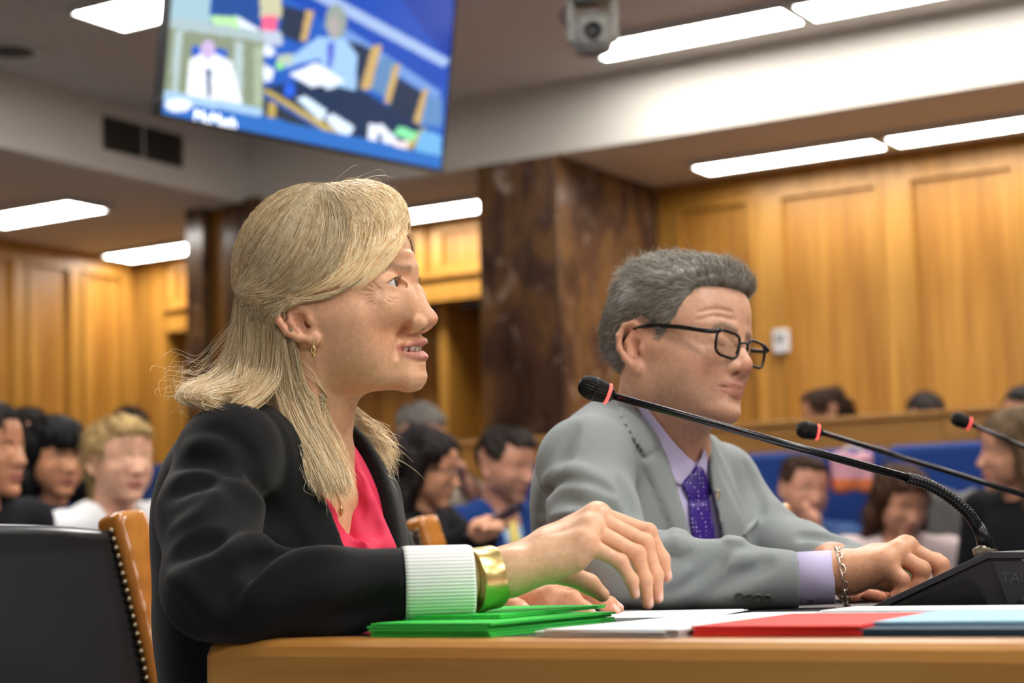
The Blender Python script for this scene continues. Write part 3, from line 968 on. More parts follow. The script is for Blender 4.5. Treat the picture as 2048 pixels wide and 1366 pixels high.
class HeadPose:
    def __init__(s, px, py, d, yaw, pitch, roll=0.0, scale=1.0):
        s.o = cp(px, py, d); s.R = rot_head(math.radians(yaw), math.radians(pitch), math.radians(roll)); s.k = scale
    def toC(s, V): return (np.asarray(V) * s.k) @ s.R.T + s.o
    def toW(s, V): return c2w(s.toC(V))
    def fromC(s, V): return ((np.asarray(V) - s.o) @ s.R) / s.k
    def loc(s, px, py, d): return s.fromC(cp(px, py, d))
    def at_y(s, px, py, y):
        """local x, z of the point with lateral offset y seen at a pixel"""
        o = s.fromC(np.zeros(3)); e = s.fromC(ray(px, py)) - o
        t = (y - o[1]) / e[1]
        v = o + t * e
        return v[0], v[2]
    def sag(s, px, py):
        """local x, z on the midline plane seen at a pixel (weak perspective, robust for profiles)"""
        t = cp(px, py, s.o[2])[:2] - s.o[:2]
        A = np.array([[s.R[0, 0], s.R[0, 2]], [s.R[1, 0], s.R[1, 2]]])
        v = np.linalg.solve(A, t) / s.k
        for _ in range(3):
            c = s.toC([v[0], 0, v[1]]); t = cp(px, py, c[2])[:2] - s.o[:2]
            v = np.linalg.solve(A, t) / s.k
        return v[0], v[1]
    def cast(s, F, px, py):
        o = s.fromC(np.zeros(3)); e = s.fromC(ray(px, py)) - o
        return cast(F, o, e, s.o[2] - .2, s.o[2] + .2, 260)

def field_obj(name, F, mat, parent, toW=c2w, rl=2, smooth=True):
    V, Q = F.mesh()
    if rl: V = relax(V, Q, rl)
    return mk(name, toW(V), Q, mat, parent, smooth=smooth)

def join_parts(parts):
    """concatenate (V, Q, C) lists"""
    V, Q, C, n = [], [], [], 0
    for v, q, c in parts:
        V.append(v); Q.append(q + n); C.append(c); n += len(v)
    return np.concatenate(V), np.concatenate(Q), np.concatenate(C)

def bridge(parts, paths, r=.03):
    """tie separate pieces of one body together by arms hidden in the clothes; paths: (piece a, piece b, camera-space points)"""
    offs = np.cumsum([0] + [len(p[0]) for p in parts])
    V, Q, C = join_parts(parts)
    for ia, ib, pts in paths:
        w_ = c2w(spline(pts, 8))
        tv, tf = tube_data(w_, r, 8, cap=False)
        tv = np.array(tv); n0 = len(V)
        def near(i, q):
            s_ = V[offs[i]:offs[i + 1]]; return offs[i] + int(np.argmin(((s_ - q) ** 2).sum(1)))
        a, b = near(ia, w_[0]), near(ib, w_[-1])
        e = n0 + 7 * 8
        Q = np.vstack([Q, np.array(tf) + n0, [[a, n0, n0 + 1, n0 + 2], [b, e + 2, e + 1, e]]])
        C = np.vstack([C, np.tile(C[a], (len(tv), 1))]); V = np.vstack([V, tv])
    return V, Q, C

def hand_cols(V, base, tips, nails, knuckles=(), red='d98a72'):
    """V in camera space; nails: list of (centre, finger direction, up)"""
    base = np.array(lin(base)[:3]); C = np.tile(base, (len(V), 1))
    r = np.array(lin(red)[:3])
    for t in tips:
        w = .45 * np.exp(-(np.linalg.norm(V - t, axis=1) / .014) ** 2)[:, None]
        C = C * (1 - w) + r * w
    for t in knuckles:
        w = .35 * np.exp(-(np.linalg.norm(V - t, axis=1) / .011) ** 2)[:, None]
        C = C * (1 - w) + r * w
    nc = np.array(lin('e9bfae')[:3])
    for c, d, u in nails:
        q = V - c
        a = q @ d; s_ = np.cross(d, u); b = q @ s_; h_ = q @ u
        w = (smoothstep(1.0, .75, np.sqrt((a / .0062) ** 2 + (b / .0048) ** 2)) * (h_ > -.0025))[:, None]
        C = C * (1 - w) + nc * w
    rng = np.random.default_rng(3); k = rng.normal(0, 1, (8, 3)) * 90
    nz = sum(np.sin(V @ k[i] + i) for i in range(8)) / 8
    return C * (1 + .06 * nz)[:, None]

def make_hand(F, wrist, mcp, fingers, thumb, palm_r=.012, k=.009, fr=(.0098, .0082, .0072, .0060)):
    """F camera-space field; fingers: 4 lists of joints (after mcp); thumb: joints"""
    for i, m in enumerate(mcp):
        F.cap(wrist + (m - np.mean(mcp, axis=0)) * .45, m, palm_r * 1.15, palm_r * .92, .012)
    for i in range(3):
        F.cap(mcp[i], mcp[i + 1], palm_r * .8, palm_r * .8, .010)
        F.cap((mcp[i] + wrist) / 2, (mcp[i + 1] + wrist) / 2, palm_r, palm_r, .012)
    for i, (m, J) in enumerate(zip(mcp, fingers)):
        sc = (1.0, 1.03, .98, .86)[i]
        pts = [m] + list(J)
        F.ell(m, (fr[0] * 1.15 * sc,) * 3, .006)
        for j in range(len(pts) - 1):
            F.cap(pts[j], pts[j + 1], fr[j] * sc, fr[j + 1] * sc, .0022)
        for j in range(1, len(pts) - 1):
            F.ell(pts[j], (fr[j] * 1.1 * sc,) * 3, .004)
    if thumb is not None:
        F.chain(thumb, [.015, .0115, .0098, .0075][:len(thumb)], .006)

def seg_nails(fingers, up):
    out = []
    for J in fingers:
        d = J[-1] - J[-2]; d = d / np.linalg.norm(d)
        u = up - d * (up @ d); u /= np.linalg.norm(u)
        out.append((J[-1] - d * .0005 + u * .0050, d, u))
    return out

def blobby_legs(parent, N, Fb, Lb, drop, mat, shoe_mat, W=c2w, hipw=.09, thigh=.43, foot_z=None):
    """seated hips, thighs and shins of a person behind or under a table, camera space"""
    pass

# ================================================================== WOMAN IN THE BLACK JACKET
HW = HeadPose(648, 645, 2.0, 15, 8)
pw = dict(STD)
def setp(p, H, **kw):
    for k_, (a, b) in kw.items(): p[k_] = H.sag(a, b)
setp(pw, HW, nas=(836, 569), tip=(876, 637), subn=(848, 663), ulip=(853, 682), stom=(845, 697), llip=(854, 712), ment=(848, 732), chin=(851, 750), mentn=(838, 779), fore=(815, 480))
wex, wez = HW.at_y(774, 570, -.0315)
pw.update(eye=(wex, .0315, wez), lid=(.50, -.34), canth=-.002, lips=.76, maxx=.011, tipr=.0112, apple=(-.008, -.027), browa=.6, chinr=.0125, browz=wez + .0165, mouth_w=.0255, open=.0042, smile=.001, cback=.0185, browr=.0045, earp=dict(x0=.009, z0=-.001, rot=26, sc=.86), nose_w=.0142, jaw_w=.045, crn_c=(-.004, 0, .054), crn_r=(.092, .0725, .082))
FW = head_field(.0013, pw, lo=(-.125, -.105, -.245), hi=(.142, .105, .140))
# neck, collar bones and upper chest
nb = HW.loc(592, 950, 2.0)
FW.cap((-.012, 0, -.030), nb, .051, .056, .022)
for s, (qx, qy, qd) in ((-1, (628, 960, 1.93)), (1, (668, 950, 2.02))):
    FW.cap((-.012, s * .052, -.030), HW.loc(qx, qy, qd), .013, .010, .022)
Fb, Lb, Ub = np.array([.853, 0, -.522]), np.array([.522, 0, .853]), np.array([0, 1.0, 0])
NW = cp(590, 940, 2.0)
Rb = np.stack([Fb, Lb, Ub])
RbH = Rb @ HW.R        # body axes in the head frame
FW.ell(HW.fromC(NW - .015 * Fb - .12 * Ub), (.098, .155, .17), .03, R=RbH)
FW.cap(HW.fromC(NW + .055 * Fb - .03 * Ub - .02 * Lb), HW.fromC(NW + .02 * Fb - .01 * Ub - .13 * Lb), .010, .009, .02)
FW.cap(HW.fromC(NW + .055 * Fb - .03 * Ub + .02 * Lb), HW.fromC(NW + .02 * Fb - .01 * Ub + .13 * Lb), .010, .009, .02)
# smile folds, crow's feet, jaw line
def head_creases(F, H, lines, r, k, op='s'):
    for L in lines:
        q = [H.cast(F, a, b) for a, b in spline(L, 3 * len(L))]
        q = [x for x in q if x is not None]
        for i in range(len(q) - 1):
            w = math.sin(math.pi * (i + .6) / len(q)) ** .5
            if np.linalg.norm(q[i + 1] - q[i]) < .02: F.cap(q[i], q[i + 1], r * w, r * w, k, op)
head_creases(FW, HW, [[(817, 648), (806, 668), (797, 690), (794, 712)]], .0010, .008)
head_creases(FW, HW, [[(763, 585), (745, 590), (728, 592)], [(765, 588), (750, 600), (738, 606)], [(768, 591), (758, 606), (752, 616)], [(763, 580), (748, 577), (735, 570)], [(774, 592), (785, 598), (797, 597)], [(768, 594), (780, 604), (792, 603)], [(762, 582), (742, 583), (722, 580)], [(764, 586), (746, 595), (732, 599)], [(766, 590), (753, 604), (744, 612)], [(764, 579), (752, 572), (744, 562)]], .0007, .0014)
VW, QW = FW.mesh()
VW = relax(VW, QW, 1, .4)
prof = [HW.sag(a, b) for a, b in [(821, 494), (830, 515), (836, 532), (838, 550), (836, 566), (843, 583), (852, 599), (860, 611), (871, 625), (876, 638), (872, 649), (860, 657), (848, 662), (849, 670), (853, 678), (853, 686), (848, 691)]]
prof2 = [HW.sag(a, b) for a, b in [(849, 704), (854, 712), (853, 721), (848, 732), (849, 741), (851, 754), (847, 770), (836, 779)]]
VW = profile_warp(VW, prof); VW = profile_warp(VW, prof2)
CW = skin_cols(VW, pw, 'e4b28e', 'c47a72', 1, brow='75614e', blush='d98a6e')

skinW = skin_mat('skin_fair_warm')
# right forearm and hand (the one raised over the papers)
HF = Field(cp(860, 1260, 1.62), cp(1380, 985, 1.92) , .0013)
HF = Field((-.095, -.285, 1.66), (.175, -.145, 1.90), .0014)
wr_ = cp(1003, 1142, 1.765)
mcpW = [cp(1196, 1030, 1.805), cp(1190, 1036, 1.787), cp(1182, 1058, 1.768), cp(1172, 1086, 1.752)]
finW = [[cp(1296, 1064, 1.800), cp(1324, 1118, 1.797), cp(1333, 1153, 1.795)],
        [cp(1290, 1086, 1.784), cp(1311, 1150, 1.782), cp(1315, 1196, 1.780)],
        [cp(1274, 1108, 1.766), cp(1290, 1160, 1.765), cp(1296, 1208, 1.764)],
        [cp(1241, 1124, 1.750), cp(1263, 1160, 1.750), cp(1270, 1189, 1.750)]]
thW = [cp(1060, 1140, 1.80), cp(1130, 1146, 1.835), cp(1178, 1168, 1.845), cp(1205, 1190, 1.845)]
HF.cap(cp(790, 1168, 1.735), cp(960, 1148, 1.757), .030, .0235, .01)
HF.cap(cp(960, 1148, 1.757), wr_, .0235, .0222, .01)
HF.ell(cp(1022, 1118, 1.752), (.012, .010, .010), .012)
make_hand(HF, wr_, mcpW, finW, thW, .0125)
HF.cap(cp(1025, 1152, 1.755), cp(1150, 1118, 1.752), .019, .013, .014)
for m, e in zip(mcpW, (.003, .002, .001, 0)):           # tendons
    HF.cap(wr_ + np.array([.01, .016, 0]), m + np.array([-.004, .006, 0]), .003, .004, .008)
vH, qH = HF.mesh(); vH = relax(vH, qH, 2)
cH = hand_cols(vH, 'e6b896', [f[-1] for f in finW], seg_nails(finW, np.array([.75, .35, -.55])), [f[0] for f in finW] + mcpW)
# left hand lying on the table
LF = Field((-.10, -.345, 1.88), (.155, -.24, 2.16), .0016)
wl_ = cp(975, 1206, 2.06)
mcpL = [cp(1104, 1190, 1.995), cp(1128, 1183, 2.02), cp(1140, 1186, 2.045), cp(1146, 1192, 2.065)]
finL = [[cp(1146, 1197, 1.985), cp(1170, 1217, 1.975), cp(1182, 1226, 1.97)],
        [cp(1182, 1188, 2.005), cp(1212, 1208, 1.99), cp(1231, 1223, 1.985)],
        [cp(1190, 1192, 2.04), cp(1220, 1207, 2.03), cp(1238, 1216, 2.03)],
        [cp(1180, 1200, 2.075), cp(1205, 1208, 2.07), cp(1222, 1212, 2.07)]]
thL = [cp(985, 1205, 2.03), cp(1012, 1206, 1.995), cp(1036, 1217, 1.98), cp(1053, 1224, 1.975)]
LF.cap(cp(860, 1205, 2.10), wl_, .028, .022, .01)
make_hand(LF, wl_, mcpL, finL, thL, .012)
vL, qL = LF.mesh(); vL = relax(vL, qL, 2)
cL = hand_cols(vL, 'dba07f', [f[-1] for f in finL] + [thL[-1]], seg_nails(finL + [thL], np.array([.1, .9, -.35])))
V_, Q_, C_ = bridge([(HW.toW(VW), QW, CW), (c2w(vH), qH, cH), (c2w(vL), qL, cL)], [(0, 1, [NW - .10 * Lb - .06 * Ub, cp(450, 930, 1.88), cp(432, 1165, 1.745), cp(560, 1190, 1.73), cp(800, 1168, 1.735)]), (0, 2, [NW + .10 * Lb - .08 * Ub, cp(726, 1020, 2.12), cp(800, 1205, 2.12), cp(880, 1206, 2.10)])], .011)
woman = mk('person', V_, Q_, skinW, None, smooth=True)
set_col(woman, C_)
tag(woman, 'blonde woman in a black jacket and pink blouse speaking at the microphone', 'person')
eyes(pw, HW.toW, woman, iris='6f6552', look=(.10, .12))
# teeth
TF = Field((.07, -.03, -.06), (.115, .03, -.025), .0010)
tz_ = pw['stom'][1]; tx_ = pw['stom'][0]
for s in (-1, 1):
    for i, (yy, xx) in enumerate(((.0042, -.0065), (.0122, -.0085), (.0190, -.0135))):
        TF.ell((tx_ + xx, s * yy, tz_ + .0022), (.0035, .0041 - .0004 * i, .0052 - .0006 * i), .0006)
        TF.ell((tx_ + xx - .002, s * yy * .85, tz_ - .0042), (.003, .0034, .0040), .0006)
MAT['teeth'] = M('teeth_enamel', 'e8ddd0', .25, spec=.6)
field_obj('teeth', TF, MAT['teeth'], woman, HW.toW, 1)

# ---- jacket
JW = Field((-.46, -.56, 1.60), (.03, -.03, 2.33), .0042)
def ellB(F, off, r, k, op='u', N=NW, R=Rb):
    F.ell(N + off[0] * R[0] + off[1] * R[1] + off[2] * R[2], r, k, op, R=R); return F
def torsoW(F, g, arms=True):
    ellB(F, (-.012, 0, -.15), (.112 + g, .160 + g, .21 + g), 0)
    ellB(F, (-.045, 0, -.045), (.082 + g, .140 + g, .115 + g), .03)
    ellB(F, (-.02, 0, -.40), (.115 + g, .155 + g, .22 + g), .05)
    for s in (-1, 1):
        ellB(F, (.060, s * .068, -.185), (.055 + g, .060 + g, .06 + g), .04)
torsoW(JW, .012)
SR, SL = cp(450, 922, 1.872), cp(724, 1000, 2.13)
JW.cap(NW + np.array([-.02, .012, .0]), SR + np.array([.01, .012, 0]), .042, .046, .04)
JW.cap(NW + np.array([.0, .0, .0]), SL, .040, .042, .03)
slv = [SR, cp(418, 1030, 1.81), cp(432, 1172, 1.735), cp(520, 1190, 1.722), cp(650, 1187, 1.722), cp(822, 1170, 1.733)]
JW.chain(slv, [.053, .049, .049, .045, .041, .0365], .022)
JW.chain([SL, cp(760, 1120, 2.14), cp(800, 1215, 2.12), cp(960, 1212, 2.06)], [.042, .040, .038, .032], .02)
# open end of the sleeves
JW.fn((-.10, -.40, 1.6), (.03, -.1, 1.86), lambda X, Y, Z: -((X - cp(822, 1170, 1.733)[0]) + .10 * (Y - cp(822, 1170, 1.733)[1])) + 0 * Z, .003, 's')
# front opening
def bodyc(X, Y, Z, N=NW):
    x, y, z = X - N[0], Y - N[1], Z - N[2]
    return x * Fb[0] + z * Fb[2], x * Lb[0] + z * Lb[2], y + 0 * x
def vneck(X, Y, Z):
    f, l, u = bodyc(X, Y, Z)
    w = np.interp(u, [-.45, -.20, -.08, 0, .05], [.022, .034, .050, .066, .07]).astype(np.float32) + 0 * f
    return np.maximum(np.abs(l - .004) - w, .02 - f)
JW.fn((-.46, -.56, 1.60), (.03, -.03, 2.33), vneck, .006, 's')
JW.cap(NW + .03 * Ub, NW + .2 * Ub, .062, .09, .006, 's')
# lapel fold lying on the chest
def lapel(X, Y, Z):
    f, l, u = bodyc(X, Y, Z)
    w = np.interp(u, [-.45, -.20, -.08, 0, .05], [.022, .034, .050, .066, .07]) + 0 * f
    a = np.abs(l - .004) - w
    lw = np.interp(u, [-.30, -.18, -.05, .02], [.004, .030, .042, .03]) + 0 * f
    return (-.0045 * smoothstep(lw + .003, lw - .001, a) * (f > .0)).astype(np.float32)
JW.disp((-.46, -.56, 1.60), (.03, -.03, 2.33), lapel)
creases(JW, [[(425, 862), (486, 904), (530, 985), (548, 1060)], [(451, 1215), (466, 1160), (515, 1112), (580, 1098)], [(500, 1145), (540, 1116), (592, 1100)], [(345, 985), (400, 955), (455, 968)], [(352, 1110), (395, 1085), (440, 1075)], [(360, 925), (420, 912), (480, 945)], [(630, 1240), (720, 1225), (790, 1200)]], .0045, .017)
creases(JW, [[(784, 1102), (780, 1170), (784, 1240)]], .0012, .004)
creases(JW, [[(349, 1063), (409, 1029), (460, 981), (520, 1015), (552, 1070)], [(380, 890), (450, 900), (505, 955)], [(440, 1120), (500, 1085), (560, 1080)], [(345, 1160), (385, 1175), (430, 1250)], [(540, 1150), (600, 1120), (680, 1110)]], .005, .014, 'u', lift=.0065)
JW.smooth(1)
MAT['jacket_black'] = fine_bump(M('jacket_black_wool', '0c0c10', .8, spec=.22, sheen=.12), 1600, .35, .0004)
jw = field_obj('jacket', JW, MAT['jacket_black'], woman, c2w, 2)
jw['label'] = 'black tailored jacket'
# seam near the cuff
# ---- blouse
BW = Field((-.36, -.40, 1.80), (.0, -.06, 2.25), .0032)
torsoW(BW, .002)
BW.cap(cp(690, 905, 1.975), cp(735, 1090, 1.935), .012, .016, .012)
BW.cap(cp(715, 960, 1.985), cp(765, 1100, 1.965), .010, .016, .010)
def vskin(X, Y, Z):
    f, l, u = bodyc(X, Y, Z)
    w = np.interp(u, [-.084, -.05, 0, .05], [-.004, .014, .040, .07]) + 0 * f
    return np.maximum(np.abs(l + .009) - w, -.02 - f).astype(np.float32)
BW.fn((-.36, -.40, 1.80), (.0, -.06, 2.25), vskin, .004, 's')
BW.fn((-.36, -.40, 1.80), (.0, -.06, 2.25), lambda X, Y, Z: np.maximum(np.abs(bodyc(X, Y, Z)[1]) - .066, -bodyc(X, Y, Z)[0]), .004, 'i')
creases(BW, [[(708, 985), (728, 1040), (745, 1100)], [(745, 1010), (755, 1060), (762, 1100)], [(676, 1035), (700, 1070), (720, 1100)]], .004, .010)
MAT['blouse_pink'] = fine_bump(M('blouse_pink_crepe', 'e8365c', .6, spec=.3), 700, .3, .0005)
bw = field_obj('blouse', BW, MAT['blouse_pink'], woman, c2w, 2)
bw['label'] = 'pink open collared blouse'
# ---- white turned-back cuff
a_, b_ = P(806, 1171, 1.732), P(944, 1166, 1.742)
ax_ = b_ - a_; Lc = np.linalg.norm(ax_)
prof_c = [(0, .0345), (0, .0372), (.004, .0378), (Lc * .5, .0375), (Lc - .004, .0372), (Lc, .0358), (Lc - .002, .0340), (Lc * .4, .0335)]
def cuff_mat():
    m = M('cuff_white_ribbed', 'e9ebe9', .7, spec=.2)
    nt, b, N, L = nodes(m)
    tc = N('ShaderNodeTexCoord'); wv = N('ShaderNodeTexWave'); bp = N('ShaderNodeBump')
    wv.bands_direction = 'Z'; wv.inputs['Scale'].default_value = 95; wv.inputs['Distortion'].default_value = .3
    bp.inputs['Strength'].default_value = .5; bp.inputs['Distance'].default_value = .001
    L(tc.outputs['Object'], wv.inputs['Vector']); L(wv.outputs['Fac'], bp.inputs['Height']); L(bp.outputs['Normal'], b.inputs['Normal'])
    return m
cf = lathe('cuff', a_, ax_, prof_c, cuff_mat(), woman, 40)
cf['label'] = 'white ribbed turned back cuff'
# ---- gold bangle on the wrist
g0, g1 = P(940, 1162, 1.748), P(990, 1153, 1.762)
gx = g1 - g0; gl = np.linalg.norm(gx)
gb = lathe('bracelet', g0, gx, [(0, 0.0297), (0, 0.0313), (.002, 0.0319), (gl / 2, 0.0311), (gl - .002, 0.0311), (gl, 0.0303), (gl, 0.0287), (gl / 2, 0.0293), (0, 0.0297)], MAT['gold'], woman, 48)
gb['label'] = 'wide polished gold bangle'
# ---- trousers and shoes under the table
def seated_legs(parent, hip, F3, L3, mat, shoe, knee=.44, h=.012, z_thigh=None):
    """hip: world point of the pelvis; F3, L3 horizontal unit vectors; one trousers mesh and two shoes"""
    hip = np.asarray(hip, float)
    kn = [hip + F3 * knee + L3 * s * .11 + np.array([0, 0, .02]) for s in (-1, 1)]
    an = [np.array([k_[0], k_[1], .10]) + F3 * .02 for k_ in kn]
    lo = np.minimum(np.min(kn, 0), np.min(an, 0)); lo = np.minimum(lo, hip) - .2; hi = np.maximum(np.max(kn, 0), hip) + .2
    lo[2] = .0
    F = Field(lo, hi, h)
    F.ell(hip + np.array([0, 0, .03]), (.15, .16, .12), 0)
    for s, k_, a in zip((-1, 1), kn, an):
        F.cap(hip + L3 * s * .08, k_, .088, .064, .04)
        F.cap(k_, a, .062, .048, .02)
    field_obj('trousers', F, mat, parent, lambda v: v, 1)
    for a in an:
        G = Field(a - np.array([.2, .2, .11]), a + np.array([.2, .2, .08]), .008)
        G.cap(a - np.array([0, 0, .06]), a + F3 * .13 - np.array([0, 0, .068]), .036, .03, 0)
        G.cap(a - np.array([0, 0, .06]), a, .036, .038, .01)
        field_obj('shoe', G, shoe, parent, lambda v: v, 1)
MAT['trouser_black'] = M('trousers_black', '141418', .8, spec=.2)
MAT['shoe_black'] = M('shoe_black_leather', '0e0e10', .3)
FX, LX = np.array([1.0, 0, 0]), np.array([0, 1.0, 0])
hw = c2w(NW - .03 * Fb); hw = np.array([hw[0] - .06, hw[1], .56])
seated_legs(woman, hw, FX, LX, MAT['trouser_black'], MAT['shoe_black'])
# ------------------------------------------------------------------ woman's hair
def poly_sdf(poly):
    """signed distance to a polygon in 2-D (negative inside) as a function of arrays"""
    poly = np.asarray(poly, float)
    def f(X, Z):
        d = np.full(np.broadcast(X, Z).shape, 1e9); ins = np.zeros(d.shape, bool)
        n = len(poly)
        for i in range(n):
            a, b = poly[i], poly[(i + 1) % n]
            e = b - a
            t = np.clip(((X - a[0]) * e[0] + (Z - a[1]) * e[1]) / (e @ e), 0, 1)
            d = np.minimum(d, (X - a[0] - t * e[0]) ** 2 + (Z - a[1] - t * e[1]) ** 2)
            c = ((a[1] > Z) != (b[1] > Z)) & (X < (b[0] - a[0]) * (Z - a[1]) / (b[1] - a[1] + 1e-12) + a[0])
            ins ^= c
        d = np.sqrt(d)
        return np.where(ins, -d, d)
    return f

def sheets_on(H, F, specs, rng, m=16, off=.0015, F2=None):
    """specs: (guide a, guide b, count, jitter, wave, length jitter); guide points (px, py) drape on field F, (px, py, depth) are free"""
    out = []
    for ga, gb, n, jit, wav, lj in specs:
        G = []
        for g in (ga, gb):
            q = []
            for c in g:
                if len(c) == 3: q.append(H.fromC(cp(*c)))
                else:
                    h_ = H.cast(F, c[0], c[1])
                    if F2 is not None:
                        h2 = H.cast(F2, c[0], c[1])
                        if h2 is not None and (h_ is None or H.toC(h2)[2] < H.toC(h_)[2]): h_ = h2
                    if h_ is None:
                        # slide towards the head centre until the ray meets the hair volume
                        cx, cy = 640, 560
                        for t in np.linspace(.01, .3, 30):
                            h_ = H.cast(F, c[0] + (cx - c[0]) * t, c[1] + (cy - c[1]) * t)
                            if h_ is not None: break
                    q.append(h_)
            G.append(spline(q, 9))
        S = sheet(G[0], G[1], n, m, rng, jit, wav, lj)
        fl = S.reshape(-1, 3)
        for _ in range(5):
            v = F.sample(fl); bad = v < off
            if bad.any(): fl[bad] += F.grad(fl[bad]) * (off - v[bad] + np.abs(rng.normal(0, .0010, bad.sum())))[:, None]
            if F2 is not None:
                v = F2.sample(fl); bad = v < off
                if bad.any(): fl[bad] += F2.grad(fl[bad]) * np.minimum(off - v[bad] + np.abs(rng.normal(0, .0012, bad.sum())), .02)[:, None]
        out.append(fl.reshape(S.shape))
    return np.concatenate(out)

def strand_cols(n, m, stops, rng):
    """one tone per strand, slightly lighter at the ends"""
    st = np.array([lin(c)[:3] for c in stops])
    t = np.clip(rng.beta(2.2, 2.0, n), 0, 1) * (len(st) - 1)
    i = np.minimum(t.astype(int), len(st) - 2); f = (t - i)[:, None]
    c = st[i] * (1 - f) + st[i + 1] * f
    g = np.linspace(.78, 1.22, m)[None, :, None]
    return np.repeat((c[:, None, :] * g)[:, :, None, :], 3, axis=2).reshape(-1, 3)

rngW = np.random.default_rng(11)
def sg(px, py): return HW.sag(px, py)
HV = Field((-.135, -.105, -.075), (.125, .105, .170), .0026)
ex_ = HW.sag(640, 530)
HV.ell((ex_[0], 0, ex_[1]), (.0965, .0835, .0905), 0)
fx_ = HW.sag(737, 441)
HV.ell((fx_[0], 0, fx_[1]), (.0405, .054, .0415), .022)
pol = [HW.at_y(a, b, -.06) if False else HW.sag(a, b) for a, b in [(830, 350), (822, 446), (812, 470), (790, 492), (752, 528), (722, 552), (690, 572), (655, 594), (610, 604), (572, 604), (566, 640), (585, 680), (600, 720), (560, 760), (440, 760), (430, 330), (640, 330)]]
pf = poly_sdf(pol)
HV.fn(HV.lo, HV.lo + HV.h * HV.n, lambda X, Y, Z: pf(X[:, :, 0][..., None], Z[0][None]) + 0 * Y, .012, 'i')
HV.smooth(1)
vC, qC = HV.mesh(); vC = relax(vC, qC, 2)
g0 = [(647, 374), (690, 369), (742, 367), (786, 381), (808, 415), (810, 450), (800, 486), (766, 532), (714, 578)]
g1 = [(650, 375), (695, 385), (740, 415), (752, 455), (742, 500), (716, 540), (676, 572)]
g2 = [(648, 375), (680, 402), (700, 445), (694, 500), (664, 548), (620, 580), (575, 598)]
g3 = [(646, 375), (652, 415), (652, 470), (630, 530), (585, 575), (535, 593), (484, 588)]
g4 = [(644, 374), (612, 400), (592, 450), (560, 510), (520, 556), (492, 576), (474, 580)]
g5 = [(643, 373), (590, 374), (535, 397), (494, 438), (473, 492), (469, 540), (472, 576)]
specs = [
    (g0, g1, 1700, .0018, .0018, .32), (g1, g2, 1300, .0018, .0016, .25), (g2, g3, 1300, .0018, .0014, .06), (g3, g4, 1300, .0018, .0012, .03), (g4, g5, 1100, .0016, .0012, .02),
    (g3, g5, 900, .002, .0014, .03), (g2, g4, 700, .002, .0014, .05),
    ([(722, 556), (680, 580), (620, 596), (550, 601), (480, 586)], [(692, 578), (650, 598), (600, 606), (540, 608), (480, 592)], 500, .0012, .001, .1),
    # swept back behind the ear, then down
    ([(560, 598), (530, 604), (500, 625), (490, 690, 1.95), (480, 760, 1.945), (470, 800, 1.93)], [(585, 606), (568, 640), (572, 690, 1.925), (580, 740, 1.93), (590, 800, 1.93), (610, 850, 1.93)], 800, .0018, .002, .1),
    ([(560, 600), (500, 600), (478, 610), (470, 670, 1.97), (455, 740, 1.96)], [(575, 604), (550, 640), (545, 700, 1.935), (540, 760, 1.935), (540, 800, 1.93)], 700, .0018, .002, .1),
    # from the gathered knot down the back, flicking out over the shoulder
    ([(474, 574, 1.985), (468, 620, 1.985), (458, 680, 1.98), (440, 735, 1.97), (404, 764, 1.93), (364, 778, 1.90), (362, 798, 1.88), (404, 806, 1.86)], [(555, 600, 1.935), (548, 680, 1.94), (528, 745, 1.935), (490, 776, 1.90), (450, 786, 1.87), (418, 792, 1.86), (420, 804, 1.855), (452, 815, 1.85)], 1100, .003, .004, .22),
    ([(480, 590, 1.96), (482, 650, 1.955), (480, 720, 1.95), (470, 770, 1.91), (455, 806, 1.87)], [(565, 610, 1.928), (566, 690, 1.93), (556, 760, 1.925), (520, 800, 1.89), (480, 826, 1.855)], 900, .003, .003, .15),
    # long lock in front of the near shoulder
    ([(500, 590, 1.95), (520, 680, 1.945), (545, 770, 1.935), (580, 860, 1.92), (615, 930, 1.905), (650, 998, 1.895)], [(588, 660, 1.925), (598, 730, 1.93), (618, 800, 1.935), (650, 870, 1.93), (688, 940, 1.915), (700, 985, 1.905)], 2000, .0035, .005, .14),
    ([(480, 600, 1.975), (505, 690, 1.97), (540, 780, 1.96), (590, 860, 1.95), (620, 900, 1.94)], [(585, 640, 1.935), (596, 720, 1.945), (625, 800, 1.955), (665, 870, 1.955), (690, 930, 1.94)], 900, .004, .004, .2),
    # far side hair beyond the neck
    ([(640, 720, 2.065), (690, 800, 2.07), (735, 845, 2.07), (775, 880, 2.065), (800, 912, 2.06)], [(640, 760, 2.06), (680, 850, 2.06), (705, 920, 2.05), (730, 970, 2.04), (745, 1003, 2.035)], 900, .004, .006, .25),
]
S = sheets_on(HW, HV, specs, rngW, F2=FW)
S = np.concatenate([S, S[:6700:2] * np.array([1, -1, 1])])     # the far half of the head
nS = len(S)
rad = .00014 + .00020 * rngW.random(nS)
# loose flyaway hairs
fly = sheets_on(HW, HV, [
    ([(474, 640, 1.98), (440, 690, 1.97), (400, 740, 1.96), (352, 730, 1.95), (330, 770, 1.94)], [(500, 700, 1.95), (460, 770, 1.94), (400, 790, 1.93), (350, 800, 1.92), (375, 830, 1.91)], 70, .010, .008, .4),
    ([(650, 374), (690, 362, 1.98), (740, 352, 1.98)], [(690, 369), (760, 372), (812, 400, 1.99)], 40, .006, .008, .4),
    ([(700, 840, 2.06), (760, 860, 2.06), (812, 905, 2.05)], [(700, 900, 2.05), (760, 940, 2.04), (790, 985, 2.03)], 60, .008, .006, .4),
    ([(560, 840, 1.92), (600, 930, 1.90), (620, 1000, 1.89)], [(640, 860, 1.92), (680, 950, 1.90), (712, 1010, 1.89)], 60, .008, .006, .3)], rngW)
v1, f1 = strand_mesh(S, rad)
v2, f2 = strand_mesh(fly, np.full(len(fly), .00016))
